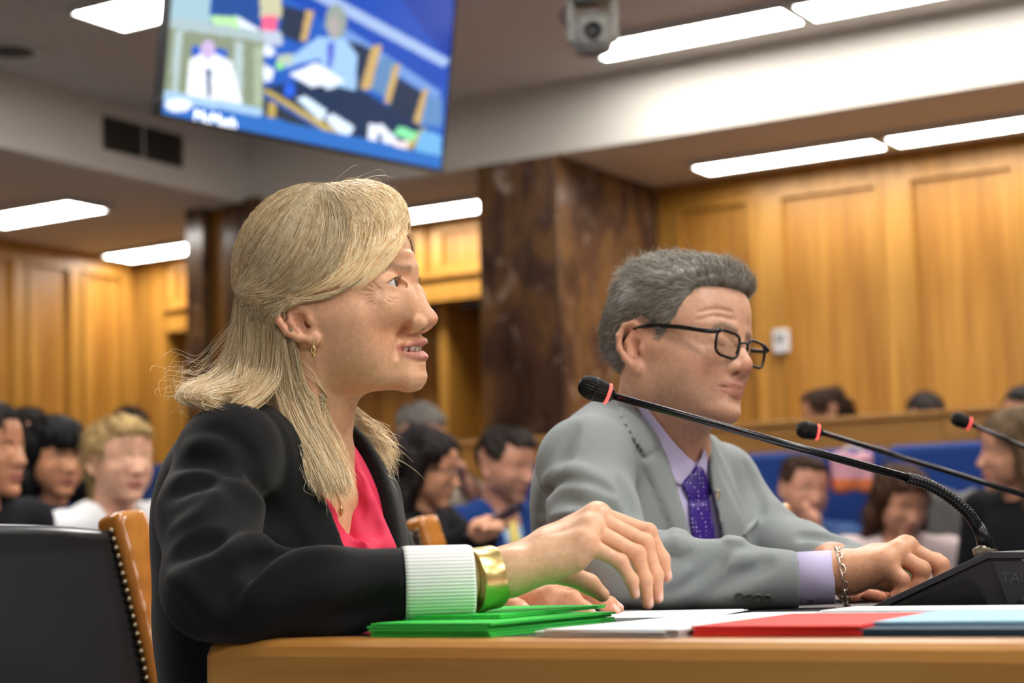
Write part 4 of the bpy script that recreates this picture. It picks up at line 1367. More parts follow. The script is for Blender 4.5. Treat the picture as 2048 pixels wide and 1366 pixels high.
blond = ['8d6d48', 'c0a070', 'e6c898', 'f8e6c2', 'fff6e2']
cc = np.tile(np.array(lin('b39468')[:3]), (len(vC), 1))
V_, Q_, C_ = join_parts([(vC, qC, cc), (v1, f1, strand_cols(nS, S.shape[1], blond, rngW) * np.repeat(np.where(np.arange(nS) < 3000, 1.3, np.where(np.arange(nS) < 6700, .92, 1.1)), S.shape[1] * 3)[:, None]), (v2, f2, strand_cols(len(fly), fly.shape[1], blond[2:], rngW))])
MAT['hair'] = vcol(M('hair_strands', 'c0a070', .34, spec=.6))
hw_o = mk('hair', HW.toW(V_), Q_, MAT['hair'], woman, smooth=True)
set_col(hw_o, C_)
hw_o['label'] = 'shoulder length blonde hair pinned half back'
# eyelashes
MAT['lash'] = M('lash_dark', '1a120c', .6)
for s in (-1, 1):
    ls = []
    for i in range(26):
        a = (i / 25 - .5) * 2.2
        up = pw['lid'][0] * math.sqrt(max(0, 1 - (math.sin(a)) ** 2)) + .03
        d0 = np.array([math.cos(a) * math.cos(up), s * math.sin(a), math.cos(a) * math.sin(up)])
        b0 = np.array([pw['eye'][0], s * pw['eye'][1], pw['eye'][2]]) + d0 / np.linalg.norm(d0) * .0136
        e1 = d0 * np.array([1, 1, .4]) * .0030 + np.array([.001, s * .0012, -.0006]); e2 = d0 * np.array([1, 1, .4]) * .0052 + np.array([.001, s * .003, .0022])
        ls.append(spline([b0, b0 + e1, b0 + e2], 6))
    v3, f3 = strand_mesh(np.array(ls), np.full(len(ls), .00016))
    mk('eyelashes', HW.toW(v3), f3, MAT['lash'], woman, smooth=True)['kind'] = 'stuff'
# earring
er = HW.cast(FW, 626, 682)
er = HW.toC(er) + np.array([0, -.001, -.003])
EF = Field(er + np.array([-.01, -.024, -.008]), er + np.array([.01, .008, .008]), .0005)
EF.chain([er + np.array([0, .002, 0]), er + np.array([.0006, -.003, 0]), er + np.array([.001, -.006, 0])], [.0006, .0008, .0012], .001)
EF.ell(er + np.array([.0005, -.0105, 0]), (.0034, .0062, .0030), .001)
EF.ell(er + np.array([.0004, -.0085, -.001]), (.0014, .0028, .004), .001, 's')
eo = field_obj('earring', EF, MAT['gold'], woman, c2w, 1); eo['label'] = 'gold drop earring'
# thin gold necklace with a small pendant
nk = [cp(640, 905, 1.95), cp(664, 960, 1.93), cp(683, 1012, 1.915), cp(700, 968, 1.955), cp(702, 930, 1.985)]
pts = []
for q in spline([(640, 900), (662, 955), (682, 1010)], 14):
    h_ = HW.cast(FW, q[0], q[1])
    if h_ is not None: pts.append(HW.toC(h_) * .999)
if len(pts) > 3:
    no = tube('necklace', c2w(np.array(pts)), .0007, MAT['gold'], woman, 6)
    no['label'] = 'thin gold necklace chain'
    e = pts[-1]
    lathe('pendant', c2w([e + np.array([0, -.001, -.001])])[0], -UP, [(0, .0008), (.002, .002), (.005, .0026), (.009, .0016), (.011, .0004)], MAT['gold'], no, 10)
# ================================================================== TABLE
ZT = 0.760
tl = hit(400, 1278, 2, ZT)                     # near left corner of the table top
TX0, TY0, TX1, TY1 = tl[0], tl[1], tl[0] + 1.45, tl[1] + 3.4
tb = tag(empty('conference_table', ((TX0 + TX1) / 2, (TY0 + TY1) / 2, 0)), 'long wooden table with a black inlaid top and rounded corner', 'table')
def rrect(x0, y0, x1, y1, r, n=8):
    pts = []
    for cx, cy, a0 in ((x1 - r, y0 + r, -90), (x1 - r, y1 - r, 0), (x0 + r, y1 - r, 90), (x0 + r, y0 + r, 180)):
        for i in range(n + 1):
            a = math.radians(a0 + 90 * i / n)
            pts.append((cx + r * math.cos(a), cy + r * math.sin(a)))
    return pts
def ring_solid(name, outer_rings, mat, par, cap_bottom=True, cap_top=True):
    """stack of closed rings [(pts, z)] into one solid"""
    n = len(outer_rings[0][0]); V = []; F = []
    for pts, z in outer_rings:
        V += [(p[0], p[1], z) for p in pts]
    for k in range(len(outer_rings) - 1):
        for i in range(n):
            j = (i + 1) % n
            F.append((k * n + i, k * n + j, (k + 1) * n + j, (k + 1) * n + i))
    if cap_bottom: F.append(tuple(range(n))[::-1])
    if cap_top: F.append(tuple(range((len(outer_rings) - 1) * n, len(outer_rings) * n)))
    return mk(name, V, F, mat, par, smooth=False)
rings = []
for ins, z in ((.010, ZT - .085), (.002, ZT - .082), (.0, ZT - .074), (.0, ZT - .016), (.003, ZT - .007), (.009, ZT - .002), (.018, ZT), (.045, ZT), (.048, ZT - .0008)):
    rings.append((rrect(TX0 + ins, TY0 + ins, TX1 - ins, TY1 - ins, .016 - ins * .25), z))
o = ring_solid('wood_edge', rings, MAT['wood_table'], tb)
MAT['table_black'] = M('table_black_inlay', '17171a', .35, spec=.4)
ins = .048
ring_solid('black_inlay', [(rrect(TX0 + ins, TY0 + ins, TX1 - ins, TY1 - ins, .006), ZT - .0008), (rrect(TX0 + ins, TY0 + ins, TX1 - ins, TY1 - ins, .006), ZT + .0003)], MAT['table_black'], tb)
for x, y in ((TX0 + .45, TY0 + .25), (TX1 - .25, TY0 + .25), (TX0 + .45, TY1 - .25), (TX1 - .25, TY1 - .25)):
    box('table_leg', (x - .04, y - .04, 0), (x + .04, y + .04, ZT - .085), MAT['wood_table'], tb, .006)
box('modesty_panel', (TX1 - .14, TY0 + .3, .15), (TX1 - .12, TY1 - .3, ZT - .085), MAT['wood_dark'], tb)

# ================================================================== CHAIRS
MAT['leather'] = fine_bump(M('black_leather', '1b1c20', .28, spec=.5, coat=.15), 420, .12, .0008)
MAT['nail'] = M('nailhead_brass', '7d705a', .35, metal=1.0)
def make_chair(xb, yc, label):
    """leather chair facing +X; xb: back plane, yc: centre; rises to z = .915"""
    r = tag(empty('leather_chair', (xb + .25, yc, 0)), label, 'chair', 'nail studded leather chairs at the long table')
    W = .30                                    # half width at the posts
    top = .912
    # back posts: curved wooden uprights, chunky with rounded tops
    def post(s):
        F = Field((xb - .16, yc + s * W - .06, .30), (xb + .19, yc + s * W + .05, top + .03), .005)
        pts = [np.array([xb + .090, yc + s * (W - .002), .36]), np.array([xb + .030, yc + s * W, .64]), np.array([xb - .006, yc + s * (W - .004), .78]), np.array([xb - .034, yc + s * (W - .014), top - .022])]
        q = spline(pts, 9)
        for i in range(8):
            c = (q[i] + q[i + 1]) / 2; d = q[i + 1] - q[i]; L = np.linalg.norm(d); d /= L
            def bx_(X, Y, Z, c=c, d=d, L=L):
                x, y, z = X - c[0], Y - c[1], Z - c[2]
                t = x * d[0] + y * d[1] + z * d[2]
                n1 = np.array([d[2], 0, -d[0]]); n1 /= np.linalg.norm(n1); n2 = np.cross(d, n1)
                a = np.abs(x * n1[0] + y * n1[1] + z * n1[2]) - .016; b = np.abs(x * n2[0] + y * n2[1] + z * n2[2]) - .024
                e = np.abs(t) - L * .62
                o_ = np.sqrt(np.maximum(a, 0) ** 2 + np.maximum(b, 0) ** 2 + np.maximum(e, 0) ** 2) + np.minimum(np.maximum(a, np.maximum(b, e)), 0)
                return o_ - .008
            F.fn(c - .12, c + .12, bx_, .004, 'u')
        F.smooth(1)
        o = field_obj('back_post', F, MAT['wood_chair'], r, lambda v: v, 3)
        return q
    qs = {s: post(s) for s in (-1, 1)}
    # padded leather back between the posts
    F = Field((xb - .13, yc - W, .40), (xb + .18, yc + W, top + .01), .007)
    zz = np.linspace(.43, top - .055, 8)
    qx = np.interp(zz, qs[1][:, 2], qs[1][:, 0])
    def pad(X, Y, Z):
        cx = np.interp(Z, zz, qx) + 0 * X - .018
        yy = np.abs(Y - yc) / (W - .024)
        bul = .022 * (1 - np.clip(yy, 0, 1) ** 4)
        a = np.abs(X - cx) - .006 - bul * .6
        b = np.abs(Y - yc) - (W - .036)
        e = np.maximum(Z - (top - .040 - .010 * yy ** 2), .43 - Z)
        m1 = np.maximum(a, 0) ** 2 + np.maximum(b, 0) ** 2 + np.maximum(e, 0) ** 2
        return np.sqrt(m1) + np.minimum(np.maximum(a, np.maximum(b, e)), 0) - .016
    F.fn(F.lo, F.lo + F.h * F.n, pad, 0, 'u')
    pad_o = field_obj('back_cushion', F, MAT['leather'], r, lambda v: v, 2)
    # nailheads down both sides of the front
    src = None
    for s in (-1, 1):
        for k in range(37):
            z = .455 + k * .0117
            x = np.interp(z, qs[1][:, 2], qs[1][:, 0]) + .0105; y = yc + s * (np.interp(z, qs[1][:, 2], qs[1][:, 1]) - yc - .0385)
            if src is None:
                src = lathe('nailhead', (x, y, z), (1, -s * .3, .1), [(0, .0060), (.0018, .0058), (.0040, .0042), (.0052, .0014)], MAT['nail'], r, 8)
                s0 = np.array([x, y, z])
            else:
                o = src.copy(); COL.objects.link(o); o.location = Vector(src.location) + Vector(np.array([x, y, z]) - s0)
    # seat, arms, legs
    box('seat_cushion', (xb + .02, yc - .26, .40), (xb + .54, yc + .26, .48), MAT['leather'], r, .03, 3)
    box('seat_frame', (xb - .0, yc - .28, .33), (xb + .55, yc + .28, .40), MAT['wood_chair'], r, .01)
    for s in (-1, 1):
        box('leg', (xb + .49, yc + s * .25 - .025, 0), (xb + .54, yc + s * .25 + .025, .34), MAT['wood_chair'], r, .006)
        box('leg', (xb - .01, yc + s * .26 - .025, 0), (xb + .04, yc + s * .26 + .025, .38), MAT['wood_chair'], r, .006)
    return r
def chair_at(px, py, topz, label):
    q = hit(px, py, 2, topz)                   # top of the far post
    return make_chair(q[0] + .034, q[1] - .284, label)
chair_at(243, 1012, .912, 'black leather chair with brass nailheads and wooden post behind the blonde woman')
chair_at(842, 1032, .905, 'black leather chair with wooden post between the woman and the man in grey')
chair_at(1548, 998, .915, 'wooden posted leather chair beyond the man in the grey suit')

# ================================================================== PAPERS ON THE TABLE
def paper_stack(name, px_corners, n, th, mat, label, cat, jit=.004, rot=.01, z0=ZT + .0004, group=None, sheet_name='sheet'):
    """stack of sheets; footprint from four pixels on the table plane (or from world xy)"""
    C = [np.array(c[:2]) if len(c) == 3 else hit(c[0], c[1], 2, z0)[:2] for c in px_corners]
    c0 = sum(C) / 4
    r = tag(empty(name, (c0[0], c0[1], z0)), label, cat, group)
    for k in range(n):
        a = random.uniform(-rot, rot); dx, dy = random.uniform(-jit, jit), random.uniform(-jit, jit)
        if k == 0: a = dx = dy = 0
        R = np.array([[math.cos(a), -math.sin(a)], [math.sin(a), math.cos(a)]])
        pts = [c0 + R @ (c - c0) + np.array([dx, dy]) for c in C]
        z = z0 + k * th
        V = [(p[0], p[1], z) for p in pts] + [(p[0], p[1], z + th * .82) for p in pts]
        mk(sheet_name, V, BOXF, mat, r)
    return r
def rect_on_table(px, py, w, l, ang):
    """rectangle whose near-left corner is seen at a pixel; w along +X, l along +Y, turned by ang"""
    p = hit(px, py, 2, ZT)[:2]
    a = math.radians(ang); e0 = np.array([math.cos(a), math.sin(a)]); e1 = np.array([-math.sin(a), math.cos(a)])
    return [(*(p), 0), (*(p + e0 * w), 0), (*(p + e0 * w + e1 * l), 0), (*(p + e1 * l), 0)]
MAT['paper_green'] = M('paper_green', '3cc64e', .7, spec=.2)
MAT['paper_white'] = M('paper_white', 'eef0f4', .8, spec=.2)
MAT['paper_red'] = M('folder_red', 'e23a35', .6, spec=.25)
MAT['paper_blue'] = M('folder_pale_blue', '9cc6dc', .6, spec=.25)
MAT['paper_dark'] = M('folder_dark_blue', '2f4a5c', .6, spec=.25)
paper_stack('green_folder', rect_on_table(742, 1275, .130, .23, 0), 5, .0026, MAT['paper_green'], 'stack of bright green folders at the table edge', 'folder', .003, .012, sheet_name='cover')
paper_stack('green_folder', rect_on_table(697, 1268, .165, .235, 4), 2, .0018, MAT['paper_green'], 'bright green folder lying skewed on top of the green stack', 'folder', .003, .015, z0=ZT + .0136, sheet_name='cover')
paper_stack('paper_stack', rect_on_table(1090, 1275, .13, .25, -2), 7, .0010, MAT['paper_white'], 'loose white papers between the green and red folders', 'papers', .006, .05)
paper_stack('red_folder', rect_on_table(1385, 1274, .145, .24, 3), 4, .0022, MAT['paper_red'], 'bright red folder stack on the table edge', 'folder', .003, .02, sheet_name='cover')
paper_stack('blue_folder', rect_on_table(1712, 1273, .15, .24, -2), 3, .0020, MAT['paper_dark'], 'dark blue folder at the right table edge', 'folder', .003, .02, sheet_name='cover')
paper_stack('pale_blue_folder', rect_on_table(1740, 1268, .13, .22, 4), 2, .0018, MAT['paper_blue'], 'pale blue folder on top of the dark blue one', 'folder', .002, .02, z0=ZT + .0066, sheet_name='cover')
paper_stack('document', rect_on_table(960, 1246, .24, .20, 12), 3, .0010, MAT['paper_white'], 'white document sheet under the fingers of the raised hand', 'papers', .006, .05)
paper_stack('document', rect_on_table(1330, 1252, .30, .21, -5), 4, .0011, MAT['paper_white'], 'white papers spread in front of the man in grey', 'papers', .010, .08)
paper_stack('document', rect_on_table(1640, 1240, .28, .10, 2), 5, .0018, MAT['paper_white'], 'thick white document in front of the microphone base', 'papers', .006, .04)
# ================================================================== MAN IN THE GREY SUIT
def pxpoly(poly):
    """signed distance (metres) to a prism standing on a pixel polygon, seen from the camera"""
    f = poly_sdf(poly)
    def g(X, Y, Z):
        a = 1024.0 + X / Z * FPX; b = 683.0 - Y / Z * FPX
        return (f(a, b) * Z / FPX).astype(np.float32)
    return g

def copy_field(F):
    G = Field.__new__(Field); G.lo, G.h, G.n, G.ax, G.f = F.lo, F.h, F.n, F.ax, F.f.copy()
    return G

def whole(F): return F.lo, F.lo + F.h * F.n

def patch(F, g, poly, keep, k=.002):
    """solid piece: field F swollen by g, inside a pixel polygon and where keep(X,Y,Z) < 0"""
    G = copy_field(F); G.f -= g
    pf_ = pxpoly(poly)
    G.fn(*whole(G), lambda X, Y, Z: np.maximum(pf_(X, Y, Z), keep(X, Y, Z)), k, 'i')
    return G

HM = HeadPose(1350, 714, 2.36, 40, -4, -11, 1.0)
pm = dict(STD)
setp(pm, HM, tip=(1502, 733), subn=(1488, 747), ulip=(1484, 769), stom=(1477, 780), llip=(1478, 791), ment=(1471, 804), chin=(1472, 823), mentn=(1462, 845), nas=(1480, 680))
pm.update(mouth_w=.026, lid=(-.30, -.36), browz=.0385, browr=.0105, jaw_w=.050, gon_z=-.050, nose_w=.0145, tipr=.0105, lips=.44, cback=.018, smile=-.001, crn_c=(-.006, 0, .046), crn_r=(.096, .0745, .076), fore=(.090, .070), cheek=.046, earp=dict(x0=-.002, z0=-.004, rot=10, sc=1.0), browa=.75)
FM = head_field(.0016, pm, lo=(-.125, -.108, -.23), hi=(.145, .108, .140))
NM = cp(1302, 905, 2.42)
FM.cap((-.012, 0, -.030), HM.fromC(NM + np.array([0, -.03, 0])), .056, .060, .022)
FM.cap((.030, 0, -.075), HM.fromC(NM + .055 * Fb), .022, .030, .03)
for s in (-1, 1):
    FM.cap((-.012, s * .056, -.035), HM.fromC(NM + .06 * Fb + s * .02 * Lb - .02 * Ub), .013, .011, .022)
head_creases(FM, HM, [[(1398, 625), (1430, 618), (1465, 624)], [(1395, 640), (1430, 632), (1470, 640)]], .0004, .005)
VM, QM = FM.mesh(); VM = relax(VM, QM, 2, .4)
CM = skin_cols(VM, pm, 'dfae92', 'bd8070', 5, brow='6f6254', blush='d4866c', stubble='a98873')
skinM = skin_mat('skin_fair_ruddy')
# right hand
HG = Field((.30, -.33, 1.98), (.53, -.20, 2.20), .0016)
wm_ = cp(1690, 1142, 2.085)
mcpM = [cp(1803, 1100, 2.125), cp(1812, 1097, 2.10), cp(1793, 1108, 2.078), cp(1768, 1122, 2.06)]
finM = [[cp(1872, 1124, 2.125), cp(1885, 1160, 2.125), cp(1880, 1185, 2.125)],
        [cp(1880, 1131, 2.09), cp(1884, 1163, 2.085), cp(1866, 1182, 2.085)],
        [cp(1843, 1139, 2.066), cp(1838, 1168, 2.066), cp(1818, 1182, 2.066)],
        [cp(1803, 1160, 2.048), cp(1802, 1183, 2.048), cp(1788, 1192, 2.048)]]
thM = [cp(1710, 1150, 2.11), cp(1770, 1162, 2.145), cp(1815, 1176, 2.15), cp(1850, 1186, 2.15)]
HG.cap(cp(1590, 1155, 2.09), wm_, .0265, .0255, .01)
make_hand(HG, wm_, mcpM, finM, thM, .0140, fr=(.0112, .0098, .0088, .0076))
HG.cap(cp(1705, 1150, 2.075), cp(1765, 1135, 2.062), .021, .015, .014)
vH, qH = HG.mesh(); vH = relax(vH, qH, 2)
cH = hand_cols(vH, 'd29c7a', [f[-1] for f in finM], [], [f[0] for f in finM])
# left hand, lying flat behind the bracelet
LG = Field((.36, -.36, 2.16), (.56, -.26, 2.36), .002)
wl_ = cp(1700, 1158, 2.30)
mcpN = [cp(1706, 1180, 2.225), cp(1722, 1174, 2.245), cp(1738, 1174, 2.265), cp(1748, 1176, 2.285)]
finN = [[cp(1734, 1186, 2.21), cp(1752, 1191, 2.20), cp(1764, 1194, 2.20)], [cp(1756, 1182, 2.23), cp(1776, 1188, 2.22), cp(1788, 1191, 2.22)], [cp(1772, 1180, 2.25), cp(1790, 1186, 2.245), cp(1800, 1189, 2.245)], [cp(1772, 1180, 2.275), cp(1786, 1185, 2.27), cp(1794, 1187, 2.27)]]
LG.cap(cp(1665, 1130, 2.34), wl_, .030, .026, .01)
make_hand(LG, wl_, mcpN, finN, [cp(1692, 1170, 2.27), cp(1692, 1182, 2.22), cp(1706, 1190, 2.20)], .013)
vL, qL = LG.mesh(); vL = relax(vL, qL, 2)
cL = hand_cols(vL, 'd5977a', [f[-1] for f in finN], [])
V_, Q_, C_ = bridge([(HM.toW(VM), QM, CM), (c2w(vH), qH, cH), (c2w(vL), qL, cL)], [(0, 1, [NM - .04 * Ub, cp(1180, 945, 2.26), cp(1228, 1125, 2.125), cp(1420, 1150, 2.10), cp(1596, 1156, 2.09)]), (0, 2, [NM + .04 * Lb - .04 * Ub, cp(1450, 965, 2.57), cp(1600, 1082, 2.46), cp(1670, 1128, 2.345)])], .011)
man = mk('person', V_, Q_, skinM, None, smooth=True)
set_col(man, C_)
tag(man, 'grey haired man in a light grey suit and purple tie looking down', 'person')
eyes(pm, HM.toW, man, iris='5b5348', look=(0, -.5))

# ---- torso, shirt, tie, suit
BM = Field((-.02, -.56, 2.02), (.50, -.05, 2.72), .0042)
def torsoM(F):
    ellB(F, (-.010, 0, -.17), (.122, .185, .22), 0, N=NM)
    ellB(F, (-.045, 0, -.055), (.088, .165, .115), .03, N=NM)
    ellB(F, (-.01, 0, -.40), (.125, .175, .22), .05, N=NM)
torsoM(BM)
BM.cap(NM + .02 * Ub, NM - .08 * Ub, .066, .09, .03)
def bodyM(X, Y, Z): return bodyc(X, Y, Z, NM)
def front(c): return lambda X, Y, Z: c - bodyM(X, Y, Z)[0]
JM = copy_field(BM); JM.f -= .010
RM, LM_ = cp(1172, 932, 2.25), cp(1442, 962, 2.58)
JM.cap(NM + np.array([-.03, .030, .0]), RM, .045, .058, .035)
JM.cap(NM + np.array([.02, .010, .03]), LM_, .042, .049, .03)
Vpoly = [(1240, 770), (1291, 818), (1326, 890), (1345, 950), (1362, 1010), (1385, 1092), (1400, 1160), (1458, 1160), (1445, 1090), (1433, 1020), (1421, 965), (1415, 915), (1420, 860), (1400, 780)]
vp = pxpoly(Vpoly)
JM.fn(*whole(JM), lambda X, Y, Z: np.maximum(vp(X, Y, Z), front(.0)(X, Y, Z)), .004, 's')
JM.chain([RM, cp(1190, 1040, 2.17), cp(1228, 1128, 2.12), cp(1330, 1143, 2.10), cp(1450, 1152, 2.095), cp(1600, 1160, 2.09)], [.059, .053, .049, .0425, .038, .0335], .02)
JM.chain([LM_, cp(1528, 1072, 2.52), cp(1605, 1110, 2.46), cp(1692, 1134, 2.34)], [.050, .045, .042, .036], .02)
cut = cp(1596, 1160, 2.09)
JM.fn((.25, -.40, 2.0), (.50, -.18, 2.17), lambda X, Y, Z: -((X - cut[0]) + .03 * (Y - cut[1])) + 0 * Z, .003, 's')
JM.cap(NM + .055 * Ub - .01 * Fb, NM + .2 * Ub, .068, .09, .006, 's')
# notched lapels and collar standing proud of the chest
lap = [[(1226, 800), (1250, 796), (1291, 818), (1326, 890), (1290, 914), (1268, 880)], [(1284, 922), (1328, 893), (1346, 952), (1364, 1012), (1388, 1100), (1355, 1100), (1330, 1030), (1305, 970)],
       [(1424, 905), (1436, 935), (1460, 985), (1492, 1050), (1500, 1078), (1470, 1095), (1449, 1090), (1434, 1020), (1421, 965)]]
for pl in lap:
    q = pxpoly(pl)
    JM.disp(*whole(JM), lambda X, Y, Z: (-.0055 * smoothstep(.0015, -.0015, q(X, Y, Z)) * (bodyM(X, Y, Z)[0] > -.02)).astype(np.float32))
creases(JM, [[(1292, 918), (1310, 908), (1327, 897)], [(1262, 878), (1285, 915), (1312, 975), (1335, 1040), (1352, 1098)]], .0014, .004, t0=1.9)
creases(JM, [[(1075, 985), (1120, 960), (1170, 962), (1220, 985)], [(1075, 1030), (1130, 1000), (1190, 1000), (1240, 1030)], [(1068, 1062), (1120, 1050), (1170, 1052)], [(1245, 960), (1265, 1010), (1272, 1055)], [(1300, 1100), (1380, 1120), (1420, 1100), (1490, 1100)], [(1320, 1190), (1400, 1150), (1450, 1110)], [(1600, 1070), (1640, 1068), (1690, 1085)], [(1150, 850), (1130, 900), (1120, 950)], [(1495, 930), (1512, 980), (1520, 1030)], [(1080, 1000), (1110, 985), (1150, 985)], [(1410, 1190), (1480, 1150), (1540, 1125)]], .0050, .014, t0=1.9)
creases(JM, [[(1090, 970), (1140, 945), (1200, 965)], [(1090, 1012), (1150, 985), (1215, 1005)], [(1340, 1085), (1410, 1108), (1500, 1120)], [(1290, 1165), (1370, 1135), (1430, 1100)]], .006, .014, 'u', t0=1.9, lift=.0065)
MAT['suit_grey'] = fine_bump(M('suit_light_grey_wool', '8d9394', .8, spec=.2, sheen=.1), 1500, .35, .0004)
jm = field_obj('jacket', JM, MAT['suit_grey'], man, c2w, 2); jm['label'] = 'light grey suit jacket with notched lapels'
SH = copy_field(BM); SH.f -= .001
SH.fn(*whole(SH), lambda X, Y, Z: np.maximum(front(-.06)(X, Y, Z), np.abs(bodyM(X, Y, Z)[1]) - .085), .004, 'i')
SH.cap(NM + .045 * Ub + .02 * Fb, NM + .2 * Ub + .02 * Fb, .058, .075, .003, 's')
cl = pxpoly([(1280, 806), (1300, 806), (1345, 862), (1389, 926), (1358, 972), (1335, 930), (1300, 862)])
cl2 = pxpoly([(1391, 926), (1404, 896), (1412, 905), (1412, 945), (1402, 938)])
for q in (cl, cl2):
    SH.disp(*whole(SH), lambda X, Y, Z: (-.005 * smoothstep(.0015, -.0015, q(X, Y, Z)) * (bodyM(X, Y, Z)[0] > -.03)).astype(np.float32))
MAT['shirt_lilac'] = fine_bump(M('shirt_lilac_cotton', 'cfc6ec', .7, spec=.2), 1400, .2, .0003)
sh = field_obj('shirt', SH, MAT['shirt_lilac'], man, c2w, 2); sh['label'] = 'pale lilac dress shirt'
TI = patch(BM, .0085, [(1362, 966), (1388, 936), (1400, 936), (1418, 991), (1424, 1030), (1436, 1100), (1448, 1170), (1392, 1170), (1384, 1090), (1377, 1010), (1376, 998)], front(.0))
TI.chain([cp(1366, 972, 2.345), cp(1392, 950, 2.35), cp(1412, 978, 2.36)], .008, .012)
creases(TI, [[(1374, 1000), (1396, 1002), (1420, 994)]], .0025, .005, t0=1.9)
def tie_mat():
    m = M('tie_purple_silk', '3a1c86', .45, spec=.4)
    nt, b, N, L = nodes(m)
    tc = N('ShaderNodeTexCoord'); mp = N('ShaderNodeMapping'); vo = N('ShaderNodeTexVoronoi'); cr = N('ShaderNodeValToRGB')
    vo.inputs['Scale'].default_value = 175; vo.inputs['Randomness'].default_value = .12
    e = cr.color_ramp.elements
    e[0].position = .16; e[0].color = lin('cfc4ee'); e[1].position = .21; e[1].color = lin('371a80')
    mp.inputs['Rotation'].default_value = (0, 0, 0.6)
    L(tc.outputs['Object'], mp.inputs['Vector']); L(mp.outputs['Vector'], vo.inputs['Vector'])
    L(vo.outputs['Distance'], cr.inputs['Fac']); L(cr.outputs['Color'], b.inputs['Base Color'])
    return m
ti = field_obj('tie', TI, tie_mat(), man, c2w, 2); ti['label'] = 'purple tie with small white dots'
# collar flaps of the shirt lying over neck and chest
def collar(up, lo, name):
    n, k = 18, 8
    A_, B_ = spline(up, n), spline(lo, n)
    G_ = np.zeros((n, k, 3))
    for i in range(n):
        for j in range(k):
            q = A_[i] + (B_[i] - A_[i]) * j / (k - 1)
            dd = []
            h1 = HM.cast(FM, q[0], q[1])
            if h1 is not None: dd.append(HM.toC(h1)[2])
            h2 = cast(SH, np.zeros(3), ray(q[0], q[1]), 1.9, 2.8, 500)
            if h2 is not None: dd.append(h2[2])
            G_[i, j] = (q[0], q[1], min(dd) if dd else 2.36)
    for _ in range(6):
        z = G_[..., 2]; z[1:-1] = .25 * z[:-2] + .5 * z[1:-1] + .25 * z[2:]; z[:, 1:-1] = .25 * z[:, :-2] + .5 * z[:, 1:-1] + .25 * z[:, 2:]
    top_ = np.array([[cp(a, b, d - .0085) for a, b, d in row] for row in G_]).reshape(-1, 3)
    bot_ = np.array([[cp(a, b, d - .0050) for a, b, d in row] for row in G_]).reshape(-1, 3)
    ix = np.arange(n * k).reshape(n, k); m_ = n * k
    F_ = [(ix[i, j], ix[i, j + 1], ix[i + 1, j + 1], ix[i + 1, j]) for i in range(n - 1) for j in range(k - 1)]
    F_ += [tuple(m_ + x for x in f[::-1]) for f in F_]
    bd = list(ix[0, :]) + list(ix[1:, -1]) + list(ix[-1, -2::-1]) + list(ix[-2:0:-1, 0])
    F_ += [(bd[i], m_ + bd[i], m_ + bd[(i + 1) % len(bd)], bd[(i + 1) % len(bd)]) for i in range(len(bd))]
    return mk(name, c2w(np.vstack([top_, bot_])), F_, MAT['shirt_lilac'], man, smooth=True)
collar([(1262, 792), (1286, 808), (1314, 842), (1346, 882), (1374, 912), (1391, 934)], [(1280, 822), (1296, 850), (1316, 896), (1338, 940), (1358, 972), (1388, 938)], 'collar_flap')
collar([(1393, 934), (1402, 914), (1408, 896)], [(1402, 950), (1412, 946), (1416, 915)], 'collar_flap')
# shirt cuff, cuff button, sleeve buttons
a_, b_ = P(1588, 1158, 2.09), P(1666, 1154, 2.085)
ax_ = b_ - a_; Lc = np.linalg.norm(ax_)
sc_ = lathe('shirt_cuff', a_, ax_, [(0, .0295), (0, .0310), (Lc - .002, .0310), (Lc, .0302), (Lc - .001, .0290), (.01, .0288)], MAT['shirt_lilac'], man, 36)
MAT['button'] = M('button_grey_horn', '5c5c58', .35)
for i, (bx_, by_) in enumerate(((1477, 1193), (1496, 1194), (1515, 1195), (1534, 1196))):
    q = cast(JM, np.zeros(3), ray(bx_, by_), 1.9, 2.4, 400)
    if q is None: continue
    g = JM.grad(q[None])[0]
    bo = lathe('sleeve_button', c2w(q - g * .0005), CAMROT @ g, [(0, .0055), (.0018, .0056), (.0026, .0050), (.0020, .0040), (.0018, .001)], MAT['button'], man, 16)
q = cp(1620, 1196, 2.068)
lathe('cuff_button', c2w(q), -FWD, [(0, .0048), (.0015, .0048), (.002, .004), (.0012, .001)], M('cufflink_dark', '3b3946', .3), man, 14)
# silver chain bracelet: separate links round the wrist
wx = cp(1690, 1142, 2.085) - cp(1600, 1155, 2.09); wx /= np.linalg.norm(wx)
bc = cp(1681, 1150, 2.083)
uu = np.cross(wx, np.array([0, 0, 1.0])); uu /= np.linalg.norm(uu); vv = np.cross(wx, uu)
brc = None
for k in range(22):
    a = 2 * math.pi * k / 22
    c = bc + .0340 * (math.cos(a) * uu + math.sin(a) * vv) + wx * .002 * (k % 2) - np.array([0, .003, 0])
    t = -math.sin(a) * uu + math.cos(a) * vv
    n_ = wx if k % 2 else math.cos(a) * uu + math.sin(a) * vv
    pts = [c + t * .0056 * math.cos(b) + n_ * .0030 * math.sin(b) for b in np.linspace(0, 2 * math.pi, 13)]
    o = tube('bracelet_link', c2w(np.array(pts)), .00095, MAT['silver'], man if brc is None else brc, 6, cap=False)
    if brc is None:
        brc = o; o['label'] = 'silver chain bracelet on the right wrist'
# lapel pin
q = cast(JM, np.zeros(3), ray(1436, 990), 1.9, 2.7, 500)
if q is not None:
    obox('lapel_pin', c2w(q), np.stack([RIGHT, UP, FWD]), (.003, .007, .002), M('pin_pale_metal', 'c9c2a4', .3, metal=1.0), man, .001)
